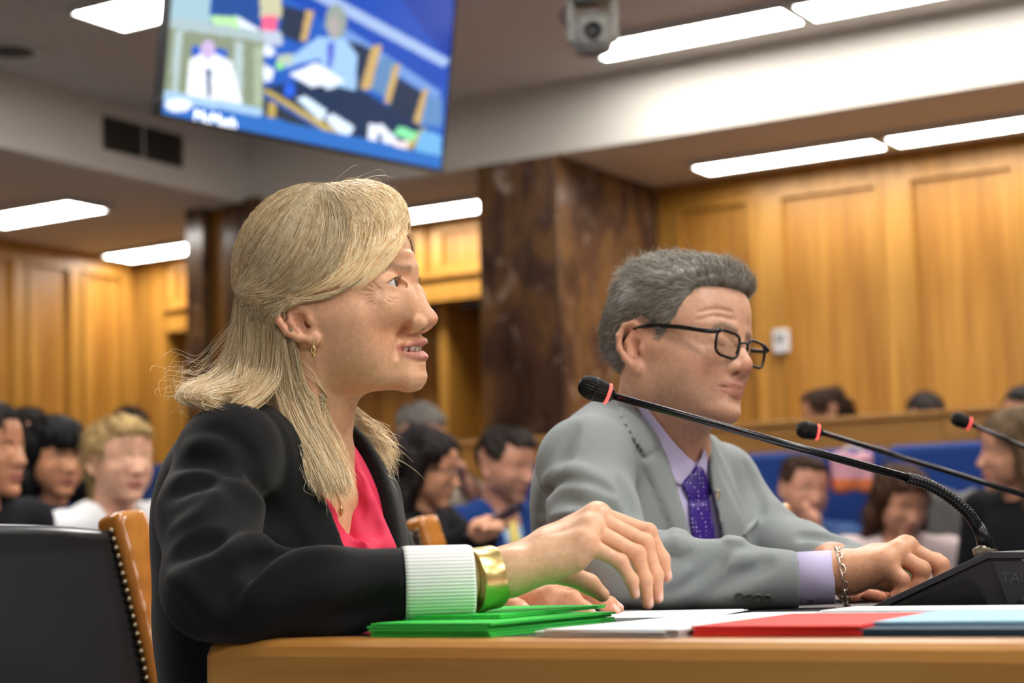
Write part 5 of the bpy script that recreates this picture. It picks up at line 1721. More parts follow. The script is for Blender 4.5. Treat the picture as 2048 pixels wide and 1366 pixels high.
# breast pocket welt
q0, q1 = [cast(JM, np.zeros(3), ray(*c), 1.9, 2.8, 500) for c in ((1486, 1070), (1512, 1040))]
if q0 is not None and q1 is not None:
    tube('breast_pocket', c2w(np.array([q0, (q0 + q1) / 2, q1])), .004, MAT['suit_grey'], man, 8)

# ---- short grey hair
rngM = np.random.default_rng(5)
HN = Field((-.125, -.100, -.075), (.115, .100, .155), .003)
HN.ell((pm['crn_c'][0] - .001, 0, pm['crn_c'][1 + 1] + .003), (pm['crn_r'][0] + .004, pm['crn_r'][1] + .0045, pm['crn_r'][2] + .006), 0)
HN.ell((.045, 0, .088), (.047, .056, .036), .02)
HN.ell((-.02, 0, .02), (.085, .0765, .06), .02)
for s in (-1, 1): HN.ell((-.006, s * .058, .042), (.062, .0245, .055), .02)
pol = [(.100, .160), (.094, .094), (.074, .088), (.062, .082), (.057, .064), (.052, .042), (.042, .026), (.036, .006), (.030, -.012), (.016, -.012), (.010, .026), (-.006, .034), (-.022, .026), (-.030, .0), (-.034, -.035), (-.060, -.062), (-.14, -.07), (-.14, .17)]
pfm = poly_sdf(pol)
HN.fn(*whole(HN), lambda X, Y, Z: pfm(X[:, :, 0][..., None], Z[0][None]) + 0 * Y, .022, 'i')
HN.smooth(1)
vC, qC = HN.mesh(); vC = relax(vC, qC, 2)
nrm = HN.grad(vC)
pick = rngM.integers(0, len(vC), 11000)
pick = pick[(HN.sample(vC[pick] - nrm[pick] * .004) < 0)]
root = vC[pick] - nrm[pick] * .001; nn = nrm[pick]
top = smoothstep(.06, .11, root[:, 2])[:, None]
flow = np.array([-.8, 0, -.55]) * (1 - top) + np.array([-.55, -.2, .35]) * top
frn = (smoothstep(.04, .08, root[:, 0])[:, None] * top)
flow = flow * (1 - frn) + np.array([.1, -.25, .9]) * frn
flow = flow + rngM.normal(0, .22, flow.shape)
flow = flow - nn * (flow * nn).sum(1, keepdims=True) * .8
flow /= np.linalg.norm(flow, axis=1, keepdims=True)
ln = (.009 + .010 * top[:, 0] + .006 * rngM.random(len(pick)))[:, None]
lift = .35 + .35 * top + .15 * rngM.random((len(pick), 1))
S = np.stack([root + (flow * t + nn * lift * t * (1.35 - t)) * ln for t in np.linspace(0, 1, 6)], 1)
v1, f1 = strand_mesh(S, .00018 + .00018 * rngM.random(len(S)))
grey = ['3f3a35', '6a635b', '8f887e', 'b3aca0', 'd0c9bd']
cc = np.tile(np.array(lin('6b645b')[:3]), (len(vC), 1))
V_, Q_, C_ = join_parts([(vC, qC, cc), (v1, f1, strand_cols(len(S), 6, grey, rngM))])
hm_o = mk('hair', HM.toW(V_), Q_, MAT['hair'], man, smooth=True); set_col(hm_o, C_)
hm_o['label'] = 'short brushed grey hair'

# ---- black rectangular glasses
MAT['frame_black'] = M('glasses_black', '0c0c0e', .3)
gm = bpy.data.materials.new('glasses_lens'); gm.use_nodes = True
nt = gm.node_tree; nt.nodes.clear()
o_ = nt.nodes.new('ShaderNodeOutputMaterial'); t_ = nt.nodes.new('ShaderNodeBsdfTransparent'); g_ = nt.nodes.new('ShaderNodeBsdfGlossy'); x_ = nt.nodes.new('ShaderNodeMixShader')
g_.inputs['Roughness'].default_value = .02; x_.inputs[0].default_value = .06
t_.inputs[0].default_value = (.93, .93, .92, 1)
nt.links.new(t_.outputs[0], x_.inputs[1]); nt.links.new(g_.outputs[0], x_.inputs[2]); nt.links.new(x_.outputs[0], o_.inputs[0])
gx_, gz_ = HM.at_y(1447, 687, -.034)
gx_ = .1020
gz_ = HM.fromC(cp(1447, 687, HM.toC([gx_, -.034, 0])[2]))[2]
gl_ = None
for s in (-1, 1):
    ring = []
    for i in range(33):
        a = 2 * math.pi * i / 32
        ca, sa = math.cos(a), math.sin(a)
        e = 2 / 3.2
        yy = .0245 * math.copysign(abs(ca) ** e, ca); zz_ = .0160 * math.copysign(abs(sa) ** e, sa)
        zz_ += .0015 * (yy / .0245) ** 2 * (1 if sa > 0 else 0)
        ring.append((gx_ - .004 * ((abs(yy * 1 + .034) / .06) ** 2) - .10 * zz_ * .3, s * (.0340 + yy), gz_ + zz_))
    ring = np.array(ring)
    o = tube('lens_rim', HM.toW(ring), .0019, MAT['frame_black'], man if gl_ is None else gl_, 8, cap=False)
    if gl_ is None:
        gl_ = o; o['label'] = 'black rectangular framed glasses'
    c = ring[:-1].mean(0)
    V = [c] + list(ring[:-1]); n_ = len(ring) - 1
    V = np.array(V); V2 = V - np.array([.0012, 0, 0])
    F_ = [(0, 1 + i, 1 + (i + 1) % n_) for i in range(n_)] + [(n_ + 1, n_ + 2 + (i + 1) % n_, n_ + 2 + i) for i in range(n_)]
    mk('lens', HM.toW(np.vstack([V, V2])), F_, gm, gl_)
    hinge = np.array([gx_ - .008, s * .0640, gz_ + .010])
    tp = [ring[4] + np.array([-.001, s * .0005, .001]), hinge + np.array([0, s * .004, 0]), np.array([.050, s * .0765, gz_ + .011]), np.array([.006, s * .0815, .026]), np.array([-.020, s * .0775, .018]), np.array([-.034, s * .0755, -.002])]
    tube('temple', HM.toW(spline(tp, 16)), [.0030] * 10 + [.0024] * 6, MAT['frame_black'], gl_, 8)
    tube('nose_pad', HM.toW(spline([(gx_ + .0005, s * .0105, gz_ + .004), (gx_ - .001, s * .0100, gz_ - .002), (gx_ - .002, s * .0115, gz_ - .008)], 6)), .0016, MAT['frame_black'], gl_, 8)
tube('bridge', HM.toW(spline([(gx_, -.0105, gz_ + .006), (gx_ + .003, 0, gz_ + .0085), (gx_, .0105, gz_ + .006)], 8)), .0016, MAT['frame_black'], gl_, 8)
MAT['trouser_grey'] = M('trousers_grey', '777c7d', .85, spec=.2)
hm_ = c2w(NM - .03 * Fb)
seated_legs(man, np.array([hm_[0] - .06, hm_[1], .57]), FX, LX, MAT['trouser_grey'], MAT['shoe_black'])
# ================================================================== MICROPHONES
MAT['mic_black'] = M('mic_black_metal', '1a1a1c', .3, metal=.4)
MAT['mic_mesh'] = M('mic_mesh_black', '141414', .32, metal=.6)
MAT['rod'] = M('gooseneck_gunmetal', '3a3a3d', .22, metal=.85)
MAT['red_ring'] = M('mic_red_light', 'ff5a50', .4, emit=(1.0, .11, .09), estr=1.5)
MAT['base_grey'] = fine_bump(M('base_dark_grey', '3c3b40', .5, spec=.35), 900, .2, .0003)
MAT['base_dark'] = M('base_charcoal', '2a292c', .55)
def mic_head(par, tip, back, r, fine=True):
    """foam-shaped metal mesh capsule from tip to back (world points), ring light and collar"""
    ax = back - tip; L = np.linalg.norm(ax); ax = ax / L
    u, v = frame_of(ax)
    nu, nv = (144, 84) if fine else (36, 20)
    V = []
    for i in range(nv + 1):
        t = i / nv
        rr = r * (1 - abs(1 - t / .50) ** 2.4) ** .5 if t < .5 else r * (1 - .18 * ((t - .5) / .5) ** 1.6)
        rr = max(rr, r * .03)
        for j in range(nu):
            a = 2 * math.pi * j / nu
            w = math.sin(a * 24 + (i % 6 // 3) * math.pi) * math.sin(t * math.pi * 28)
            q = rr + ((.0009 * w) if fine and .03 < t < .97 and abs(t - .56) > .04 else 0) + (.0007 if abs(t - .56) < .03 else 0)
            V.append(tip + ax * L * t + q * (math.cos(a) * u + math.sin(a) * v))
    F = [(i * nu + j, i * nu + (j + 1) % nu, (i + 1) * nu + (j + 1) % nu, (i + 1) * nu + j) for i in range(nv) for j in range(nu)]
    F += [tuple(range(nu))[::-1], tuple(range(nv * nu, (nv + 1) * nu))]
    h_ = mk('windscreen', V, F, MAT['mic_mesh'], par, smooth=True)
    lathe('band', tip + ax * L * .535, ax, [(0, r * .98), (0, r * 1.03), (L * .05, r * 1.03), (L * .05, r * .98)], MAT['mic_black'], par, 40)
    lathe('ring_light', back - ax * L * .02, ax, [(0, r * .84), (.0006, r * .93), (L * .05, r * .95), (L * .10, r * .88), (L * .12, r * .70)], MAT['red_ring'], par, 40)
    lathe('collar', back - ax * L * .06, ax, [(0, r * .8), (L * .17, r * .66), (L * .24, r * .60), (L * .30, r * .34), (L * .32, .002)], MAT['mic_black'], par, 32)
    return back + ax * L * .24, ax
def flex(par, pts, r, n=80):
    q = spline(pts, n)
    rad = [r * (1 + .10 * math.sin(i * math.pi / 1.5)) for i in range(n)]
    return tube('flexible_neck', q, rad, MAT['mic_black'], par, 12)
# near microphone
bp0 = hit(1732, 1218, 2, ZT + .002)
YM = bp0[1]
mb = tag(empty('conference_microphone', (bp0[0] + .1, YM + .07, ZT)), 'nearest gooseneck microphone on a dark grey console pointing at the woman', 'microphone')
def bz(px, py): q = hit(px, py, 1, YM); return (q[0], q[2])
prof_b = [bz(1730, 1219), bz(1973, 1104), bz(2042, 1104), (bz(2042, 1104)[0] + .045, ZT + .001), (bz(1730, 1219)[0] + .01, ZT + .001)]
side = [bz(1760, 1219), bz(1976, 1117), bz(2040, 1117), (bz(2042, 1104)[0] + .04, ZT + .001), (bz(1730, 1219)[0] + .02, ZT + .001)]
def xz_prism(name, poly, y0, y1, mat, par, bev=0):
    return prism(name, poly, (1, 0, 0), (0, 0, 1), (0, 1, 0), y0, y1, (0, 0, 0), mat, par, bev)
cons = xz_prism('console_body', side, YM + .004, YM + .145, MAT['base_dark'], mb, .001)
top_pl = [bz(1730, 1219), bz(1973, 1104), bz(2042, 1104), bz(2042, 1117), bz(1976, 1117), bz(1755, 1221)]
xz_prism('console_top', top_pl, YM, YM + .15, MAT['base_grey'], mb, .0008)
xz_prism('side_recess', [bz(1790, 1217), bz(1925, 1157), bz(1945, 1160), bz(1958, 1180), bz(1978, 1217)], YM + .0025, YM + .0045, MAT['mic_black'], mb)
xz_prism('side_panel', [bz(1984, 1122), bz(2038, 1122), (bz(2042, 1104)[0] + .036, ZT + .004), bz(2018, 1217)], YM + .002, YM + .0045, MAT['base_grey'], mb)
def text_mesh(s, name, org, ax0, ax1, size, mat, par, shear=0.0, depth=.0003):
    cu = bpy.data.curves.new(name, 'FONT'); cu.body = s; cu.size = size; cu.extrude = depth; cu.shear = shear; cu.resolution_u = 2
    to = bpy.data.objects.new(name, cu); COL.objects.link(to)
    dg = bpy.context.evaluated_depsgraph_get()
    me = bpy.data.meshes.new_from_object(to.evaluated_get(dg))
    bpy.data.objects.remove(to)
    ax0, ax1 = np.asarray(ax0, float), np.asarray(ax1, float); n = np.cross(ax0, ax1)
    V = np.array([v.co[:] for v in me.vertices])
    Wd = org + V[:, :1] * ax0 + V[:, 1:2] * ax1 + V[:, 2:] * n
    o = mk(name, Wd, [tuple(p.vertices) for p in me.polygons], mat, par)
    bpy.data.meshes.remove(me)
    return o
q = hit(2003, 1166, 1, YM + .0015)
t_o = text_mesh('TAIDEN', 'lettering', q, (1, 0, 0), (0, 0, 1), .0155, M('lettering_grey', '4d525c', .5), mb)
t_o['label'] = 'grey TAIDEN lettering on the console side'; t_o['kind'] = 'stuff'
lathe('volume_knob', hit(2046, 1207, 1, YM + .002), (0, -1, 0), [(0, .007), (.004, .007), (.005, .006)], MAT['black_plastic'], mb, 18)
sk = hit(1974, 1100, 1, YM + .05)
lathe('neck_socket', sk - np.array([0, 0, .008]), (-.35, 0, 1), [(0, .0125), (.012, .0125), (.014, .011), (.0145, .004)], M('socket_champagne', 'a59b8b', .35, metal=.8), mb, 24)
dS = w2c(sk)[2]
tube('neck_ferrule', np.array([sk, P(1968, 1078, dS - .002), P(1955, 1052, dS - .005)]), [.0105, .0085, .0068], MAT['mic_black'], mb, 14)
flex(mb, [P(1956, 1056, dS - .005), P(1936, 1026, dS - .008), P(1900, 995, dS - .012), P(1858, 970, dS - .016), P(1815, 956, dS - .02)], .0062)
tipN, backN = P(1157, 766, 1.86), P(1214, 787, 1.862)
hd = tag(mb, None)
e_, ax_ = mic_head(mb, tipN, backN, .0120)
tube('neck_rod', np.array([e_, e_ * .5 + P(1815, 956, dS - .02) * .5, P(1815, 956, dS - .02)]), [.0038, .0040, .0046], MAT['rod'], mb, 14)
# second microphone, its console beyond the right picture edge
def far_mic(tip, back, r, rod_end, neck, base_xy, label):
    m = tag(empty('conference_microphone', (base_xy[0], base_xy[1], ZT)), label, 'microphone')
    e, ax = mic_head(m, tip, back, r, True)
    tube('neck_rod', np.array([e, (e + rod_end) / 2, rod_end]), [.0036, .0038, .0044], MAT['rod'], m, 12)
    flex(m, [rod_end] + neck, .0062, 50)
    b = neck[-1]
    x0, y0 = b[0] - .20, b[1] - .06
    pl = [(x0, ZT + .002), (b[0] + .0, ZT + .066), (b[0] + .06, ZT + .066), (b[0] + .10, ZT + .002)]
    prism('console', pl, (1, 0, 0), (0, 0, 1), (0, 1, 0), y0, y0 + .14, (0, 0, 0), MAT['base_dark'], m, .002)
    return m
r2 = P(2130, 1015, 2.42); b2 = np.array([r2[0] + .20, r2[1] - .02, ZT + .06])
far_mic(P(1592, 857, 2.44), P(1634, 864, 2.44), .0118, r2, [r2 + np.array([.09, 0, -.03]), b2 + np.array([-.02, 0, .07]), b2], b2, 'second gooseneck microphone with a glowing red ring in front of the wood barrier')
r3 = P(2130, 928, 2.95); b3 = np.array([r3[0] + .25, r3[1] + .02, ZT + .06])
far_mic(P(1902, 834, 3.0), P(1937, 847, 3.0), .0118, r3, [r3 + np.array([.10, 0, -.06]), b3 + np.array([-.02, 0, .10]), b3], b3, 'third gooseneck microphone at the right edge of the picture')

# ================================================================== HANGING SCREEN
zT_ = 2.15
BL, BR = hit(318, 232, 2, zT_), hit(884, 344, 2, zT_)
e0 = BR - BL; WT = np.linalg.norm(e0); e0 /= WT
nh = np.array([e0[1], -e0[0], 0.0]); 
if nh @ (CAM - BL) < 0: nh = -nh
tilt = math.radians(8.5)
e1 = np.array([0, 0, 1.0]) * math.cos(tilt) + nh * math.sin(tilt)
en = np.cross(e0, e1)
HT = WT * .5625
tv = tag(empty('hanging_screen', tuple(BL + e0 * WT / 2)), 'large flat screen hanging from the ceiling showing the hearing broadcast', 'screen')
ctr = BL + e0 * WT / 2 + e1 * HT / 2
obox('casing', ctr - en * .022, np.stack([e0, e1, en]), (WT / 2, HT / 2, .018), MAT['black_plastic'], tv, .004)
obox('rear_housing', ctr - en * .06, np.stack([e0, e1, en]), (WT * .3, HT * .3, .022), MAT['black_plastic'], tv, .01)
for a in (-1, 1):
    obox('bezel', ctr + a * e0 * (WT / 2 - .004), np.stack([e0, e1, en]), (.004, HT / 2, .003), MAT['black_plastic'], tv)
    obox('bezel', ctr + a * e1 * (HT / 2 - .004), np.stack([e0, e1, en]), (WT / 2 - .008, .004, .003), MAT['black_plastic'], tv)
obox('sensor_box', BL + e0 * .0 + e1 * .035 - e0 * .012, np.stack([e0, e1, en]), (.014, .016, .012), MAT['black_plastic'], tv, .003)
pc = ctr - en * .08
obox('mount_arm', pc, np.stack([e0, e1, en]), (.06, .10, .02), MAT['black_plastic'], tv)
tube('ceiling_pole', np.array([pc - en * .02, np.array([pc[0] - en[0] * .06, pc[1] - en[1] * .06, pc[2] + .1]), np.array([pc[0] - en[0] * .06, pc[1] - en[1] * .06, ZH])]), .025, MAT['black_plastic'], tv, 12)
# broadcast picture painted on a fine grid of cells
NX, NY = 220, 124
su, sv = (np.arange(NX + 1) / NX), (np.arange(NY + 1) / NY)
def tvuv(px, py):
    r = FWD + (px - 1024.0) / FPX * RIGHT + (683.0 - py) / FPX * UP
    t = ((BL - CAM) @ en) / (r @ en)
    q = CAM + r * t - BL
    return (q @ e0) / WT, (q @ e1) / HT
U, Vv = np.meshgrid(su, sv, indexing='ij')
img = np.zeros((NX + 1, NY + 1, 3)); img[:] = lin('245bb8')[:3]
def paint(poly, c):
    f = poly_sdf([tvuv(a, b) for a, b in poly]); img[f(U, Vv) < 0] = lin(c)[:3]
def oval(cx, cy, rx, ry, c): paint([(cx + rx * math.cos(a), cy + ry * math.sin(a)) for a in np.linspace(0, 2 * math.pi, 20)[:-1]], c)
for poly, c in [
    ([(500, -60), (930, -60), (890, 215), (720, 90), (600, 10)], '1648ae'), ([(760, -60), (930, -60), (900, 120)], '14389a'),
    ([(600, -20), (650, -20), (905, 120), (890, 135)], '9fb6e0'), ([(640, 45), (700, 60), (885, 185), (880, 205), (700, 90)], '6f95d2'),
    ([(320, -60), (420, -60), (415, 60), (325, 45)], '9fc0cc'), ([(420, -60), (520, -60), (520, 60), (420, 40)], '1d4a92'),
    ([(415, 30), (470, 33), (490, 58), (425, 52)], 'b6e8a6'), ([(470, 30), (520, 60), (520, 75), (480, 60)], 'e8f0fa'),
    ([(560, 8), (618, 20), (600, 88), (560, 70)], '26324a'), ([(612, 18), (628, 22), (612, 84), (600, 82)], 'c4a468'),
    ([(518, -10), (562, -10), (562, 36), (518, 34)], 'c5c3a2'), ([(522, 30), (553, 30), (551, 64), (520, 62)], 'f0648c'),
    ([(522, 60), (560, 62), (566, 90), (524, 92)], 'b9c4d8'),
    ([(690, 78), (748, 98), (722, 182), (690, 172)], '22304c'), ([(745, 92), (766, 88), (742, 182), (722, 178)], 'c4a468'),
    ([(766, 110), (800, 128), (780, 200), (742, 180)], '5f87b4'), ([(788, 132), (802, 128), (786, 212), (770, 206)], 'c4a468'),
    ([(797, 155), (850, 188), (828, 248), (780, 216)], '26324a'), ([(848, 182), (860, 178), (842, 252), (828, 248)], 'c4a468'),
    ([(858, 190), (888, 200), (886, 260), (842, 252)], '5d88ba'),
    ([(525, 175), (640, 160), (725, 182), (865, 268), (884, 350), (720, 305), (525, 190)], '1f3252'),
    ([(522, 184), (532, 180), (735, 300), (715, 308)], 'bda65c'), ([(520, 194), (715, 308), (640, 298), (522, 240)], '2e3644'),
    ([(535, 205), (552, 212), (548, 250), (532, 246)], 'b8a056'), ([(800, 300), (850, 258), (856, 268), (812, 318)], 'b8a056'),
    ([(846, 262), (886, 275), (884, 345), (825, 320)], '6fb0e0'),
    ([(566, 128), (590, 108), (636, 74), (690, 76), (716, 112), (712, 182), (650, 168), (640, 118), (598, 128), (570, 138)], '9cc2ea'),
    ([(552, 112), (584, 108), (586, 128), (556, 134)], 'b7c4b0'), ([(550, 126), (566, 128), (564, 142), (550, 140)], '8fe08a'),
    ([(578, 150), (632, 126), (692, 166), (622, 176)], 'eef4ff'), ([(524, 128), (548, 142), (540, 165), (524, 165)], 'e6eeff'), ([(524, 88), (552, 100), (540, 115), (524, 112)], 'e6eeff'),
    ([(656, 84), (670, 84), (664, 138), (652, 136)], '5868cc'),
    ([(592, 200), (610, 195), (655, 225), (642, 246)], 'd8ecff'), ([(648, 240), (665, 230), (710, 258), (694, 286)], 'dcecff'),
    ([(738, 250), (768, 254), (800, 288), (785, 318), (734, 300)], 'e8eeff'), ([(757, 272), (766, 272), (766, 296), (756, 294)], '1c3a78'),
    ([(800, 256), (840, 270), (826, 288), (788, 272)], '86e4a8'), ([(786, 288), (822, 286), (806, 318), (780, 312)], 'f0e0e4'),
    ([(332, 34), (526, 64), (524, 238), (320, 202)], '87927a'), ([(334, 34), (526, 62), (526, 84), (333, 56)], 'a9bcc0'),
    ([(346, 60), (362, 62), (352, 190), (338, 188)], 'b3c4c6'), ([(466, 84), (484, 88), (482, 214), (464, 210)], 'b3c4c6'), ([(506, 92), (524, 94), (522, 220), (506, 214)], 'a5b49a'),
    ([(380, 92), (452, 100), (450, 118), (380, 114)], '2b5cc4'),
    ([(374, 122), (398, 108), (432, 110), (460, 126), (482, 214), (368, 196)], 'f4f8ff'), ([(408, 140), (419, 142), (418, 198), (411, 198)], '25466f'),
    ([(324, 184), (522, 220), (522, 238), (320, 203)], 'a4c6e6'),
    ([(318, 203), (530, 238), (890, 318), (890, 350), (316, 240)], '2f6dbe')]: paint(poly, c)
oval(672, 42, 22, 36, '8f9c94'); oval(668, 52, 14, 22, 'a9a2a0'); oval(412, 100, 14, 20, 'c8b2dc'); oval(352, 214, 28, 14, 'eef6ff'); oval(578, 183, 12, 14, '2a62e0'); oval(660, 172, 14, 8, 'd8e8f8')
Vg = (BL + U[..., None] * WT * e0 * .986 + .007 * WT * e0 + Vv[..., None] * HT * .975 * e1 + .012 * HT * e1 + en * .0005).reshape(-1, 3)
idx = np.arange((NX + 1) * (NY + 1)).reshape(NX + 1, NY + 1)
Fg = np.stack([idx[:-1, :-1], idx[1:, :-1], idx[1:, 1:], idx[:-1, 1:]], -1).reshape(-1, 4)
sm_ = M('screen_light', '101010', .25)
nt, b, N, L = nodes(sm_)
a = N('ShaderNodeVertexColor'); a.layer_name = 'Col'
L(a.outputs['Color'], b.inputs['Emission Color']); b.inputs['Emission Strength'].default_value = 1.45
so = mk('display', Vg, Fg, sm_, tv); set_col(so, img.reshape(-1, 3)); so['label'] = 'lit display with a man at a table and an inset speaker'
tp_ = BL + tvuv(386, 241)[0] * WT * e0 + tvuv(386, 241)[1] * HT * e1 + en * .0012
tt = text_mesh('McMath', 'caption', tp_, e0, e1, .052, M('caption_white', 'ffffff', .5, emit=(.9, .95, 1.0), estr=2.0), tv, depth=.0002)
tt['kind'] = 'stuff'; tt['label'] = 'white caption text on the screen'

# ================================================================== CEILING CAMERA
cd_ = 6.4
cc_ = P(1186, 62, cd_)
pz = tag(empty('ceiling_camera', tuple(cc_ - np.array([0, 0, .09]))), 'grey dome style pan camera hanging from the ceiling', 'camera')
tow = CAM - cc_; tow[2] = 0; tow /= np.linalg.norm(tow)
sd = np.array([-tow[1], tow[0], 0]); zz3 = np.array([0, 0, 1.0])
MAT['cam_grey'] = M('camera_grey_plastic', '8b8a84', .5)
lathe('head_shell', cc_ - zz3 * .085, zz3, [(0, .05), (.01, .066), (.05, .078), (.10, .080), (.13, .070), (.15, .045), (.16, .02)], MAT['cam_grey'], pz, 28)
obox('lens_block', cc_ + tow * .055 - zz3 * .012, np.stack([sd, zz3, tow]), (.045, .055, .03), MAT['cam_grey'], pz, .012)
lathe('lens_barrel', cc_ + tow * .075 - zz3 * .022, tow, [(0, .034), (.018, .034), (.020, .028), (.012, .026), (.010, .002)], MAT['black_plastic'], pz, 28)
obox('visor', cc_ + tow * .084 + zz3 * .032, np.stack([sd, zz3, tow]), (.034, .005, .006), MAT['black_plastic'], pz, .002)
for a in (-1, 1):
    obox('yoke_arm', cc_ + sd * a * .078 + zz3 * .03, np.stack([sd, zz3, tow]), (.012, .075, .03), MAT['cam_grey'], pz, .006)
lathe('base_plate', cc_ + zz3 * .10, zz3, [(0, .07), (.03, .09), (.05, .09), (.055, .06)], MAT['cam_grey'], pz, 28)
tube('ceiling_stem', np.array([cc_ + zz3 * .15, cc_ + zz3 * .25, np.array([cc_[0], cc_[1], ZH])]), .022, MAT['cam_grey'], pz, 12)
lf = -sd if (-sd) @ RIGHT < 0 else sd
tube('cable', spline([cc_ + zz3 * .11 - lf * .05, cc_ + zz3 * .095 + lf * .06, cc_ + zz3 * .08 + lf * .10, cc_ + zz3 * .045 + lf * .105, cc_ + zz3 * .01 + lf * .075], 16), .008, MAT['black_plastic'], pz, 8)
# ================================================================== AUDIENCE
def bg_person(label, hx, hy, d, yaw, pitch=0, roll=-4, k=1.0, byaw=None, skin='c98f6e', hair='2a1c14', style='short', top='20242e', bottom='22242a', lean=.03, group='audience members', arms='lap', h=.0042, shirt=None, tie=None, hairlen=.22, seat_z=.52, beard=None, legs=True):
    H = HeadPose(hx, hy, d, yaw, pitch, roll, k)
    byaw = yaw if byaw is None else byaw
    p = dict(STD); p['lid'] = (.20, -.12); p['browa'] = .95
    if style != 'short': p.update(jaw_w=.044, browr=.0065, nose_w=.0125)
    F = head_field(h, p, lo=(-.125, -.1, -.20), hi=(.14, .1, .14))
    b = math.radians(byaw)
    F3, L3, U3 = np.array([math.cos(b), 0, -math.sin(b)]), np.array([math.sin(b), 0, math.cos(b)]), np.array([0, 1.0, 0])
    R3 = np.stack([F3, L3, U3])
    N = H.o - .140 * U3 * k - lean * F3
    F.cap((-.012, 0, -.03), H.fromC(N - .02 * U3), .050, .054, .02)
    SRp, SLp = N - .175 * L3 - .035 * U3, N + .175 * L3 - .035 * U3
    el = [SRp - .27 * U3 + .03 * F3 - .03 * L3, SLp - .27 * U3 + .03 * F3 + .03 * L3]
    wr = [el[0] + .20 * F3 - .03 * U3 + .08 * L3, el[1] + .20 * F3 - .03 * U3 - .08 * L3]
    if arms not in ('lap',):
        for i in (0, 1):
            if arms.get(i) is not None:
                e, w = arms[i]; el[i] = cp(*e); wr[i] = cp(*w)
    # one continuous body: head, neck, trunk, arms and hands in a single field
    pts_ = np.array([N, SRp, SLp, *el, *wr, H.o])
    B = Field(pts_.min(0) - .17, pts_.max(0) + .17, h * 1.12)
    hs = B.sub(H.o - .19 * k, H.o + .19 * k)
    sl, X, Y, Z = hs
    gx = np.stack(np.broadcast_arrays(X, Y, Z), -1).reshape(-1, 3).astype(float)
    lc = H.fromC(gx)
    ok = ((lc > F.lo) & (lc < F.lo + F.h * (F.n - 1))).all(1)
    val = np.full(len(gx), .5); val[ok] = F.sample(lc[ok]) * k
    B.f[sl] = val.reshape(B.f[sl].shape)
    B.cap(H.toC([-.012, 0, -.045]), N - .03 * U3, .050, .052, .012)
    B.ell(N - .15 * U3, (.09, .14, .18), .03, R=R3)
    for i, s_ in ((0, SRp), (1, SLp)):
        B.cap(N - .05 * U3, s_, .04, .04, .02); B.cap(s_, el[i], .04, .034, .015); B.cap(el[i], wr[i], .033, .024, .012)
        fd = wr[i] - el[i]; fd /= np.linalg.norm(fd)
        sdv = np.cross(fd, U3); sdv /= np.linalg.norm(sdv) + 1e-9
        B.ell(wr[i] + fd * .045, (.034, .034, .034), .012)
        for j in range(4):
            o = sdv * (j - 1.5) * .018
            a = wr[i] + fd * .068 + o; c = a + fd * (.034 + .006 * (1.5 - abs(j - 1.5))); e = c + fd * .016 - U3 * .02
            B.cap(a, c, .0098, .0092, .004); B.cap(c, e, .0092, .0085, .003)
        B.cap(wr[i] + fd * .03 + sdv * .03, wr[i] + fd * .075 + sdv * .05, .011, .009, .006)
    V, Q = B.mesh(); V = relax(V, Q, 1, .4)
    C = skin_cols(H.fromC(V), p, skin, 'a8625a', 3, brow=hair, blush=None, stubble=beard)
    o = mk('person', c2w(V), Q, MAT['skin_bg'], None, smooth=True); set_col(o, C)
    tag(o, label, 'person', group)
    eyes(p, H.toW, o, iris='3a2a1c')
    # clothing
    T = Field(N - np.array([.42, .62, .42]), N + np.array([.42, .10, .42]), .011)
    def E(off, r, kk): T.ell(N + off[0] * F3 + off[1] * L3 + off[2] * U3, r, kk, R=R3)
    E((-.01, 0, -.16), (.115, .165, .21), 0); E((-.04, 0, -.05), (.085, .15, .10), .03); E((-.01, 0, -.38), (.125, .165, .20), .05)
    for s_, e_, w_ in ((SRp, el[0], wr[0]), (SLp, el[1], wr[1])):
        T.cap(N - .01 * U3, s_, .05, .062, .03); T.cap(s_, e_, .062, .052, .02); T.cap(e_, w_, .050, .036, .015)
    T.cap(N + .035 * U3, N + .2 * U3, .058, .09, .006, 's')
    def bc_(X, Y, Z):
        x, y, z = X - N[0], Y - N[1], Z - N[2]
        return x * F3[0] + z * F3[2], x * L3[0] + z * L3[2], y + 0 * x
    base = copy_field(T)
    wv = lambda u: np.interp(u, [-.40, -.25, 0, .1], [.012, .02, .055, .07])
    def vcut(X, Y, Z):
        f, l, u = bc_(X, Y, Z)
        return np.maximum(np.abs(l) - wv(u), .02 - f).astype(np.float32)
    if shirt is not None:
        T.fn(*whole(T), vcut, .006, 's')
    c_ = field_obj('jacket' if shirt is not None else 'top', T, fabric(top), o, c2w, 1)
    if shirt is not None:
        base.f += .012
        base.fn(*whole(base), lambda X, Y, Z: vcut(X, Y, Z) - .012, .004, 'i')
        field_obj('shirt', base, fabric(shirt), o, c2w, 1)
        if tie is not None:
            base.f -= .010
            def tc(X, Y, Z):
                f, l, u = bc_(X, Y, Z)
                return np.maximum(np.maximum(np.abs(l) - .022, u + .03), .03 - f).astype(np.float32)
            base.fn(*whole(base), tc, .003, 'i')
            field_obj('tie', base, fabric(tie), o, c2w, 1)
    # hair
    G = Field((-.17, -.14, -.34), (.13, .14, .165), .0055)
    G.ell((p['crn_c'][0] - .003, 0, p['crn_c'][2] + .004), (.103, .082, .087), 0)
    G.ell((.04, 0, .09), (.05, .058, .04), .02)
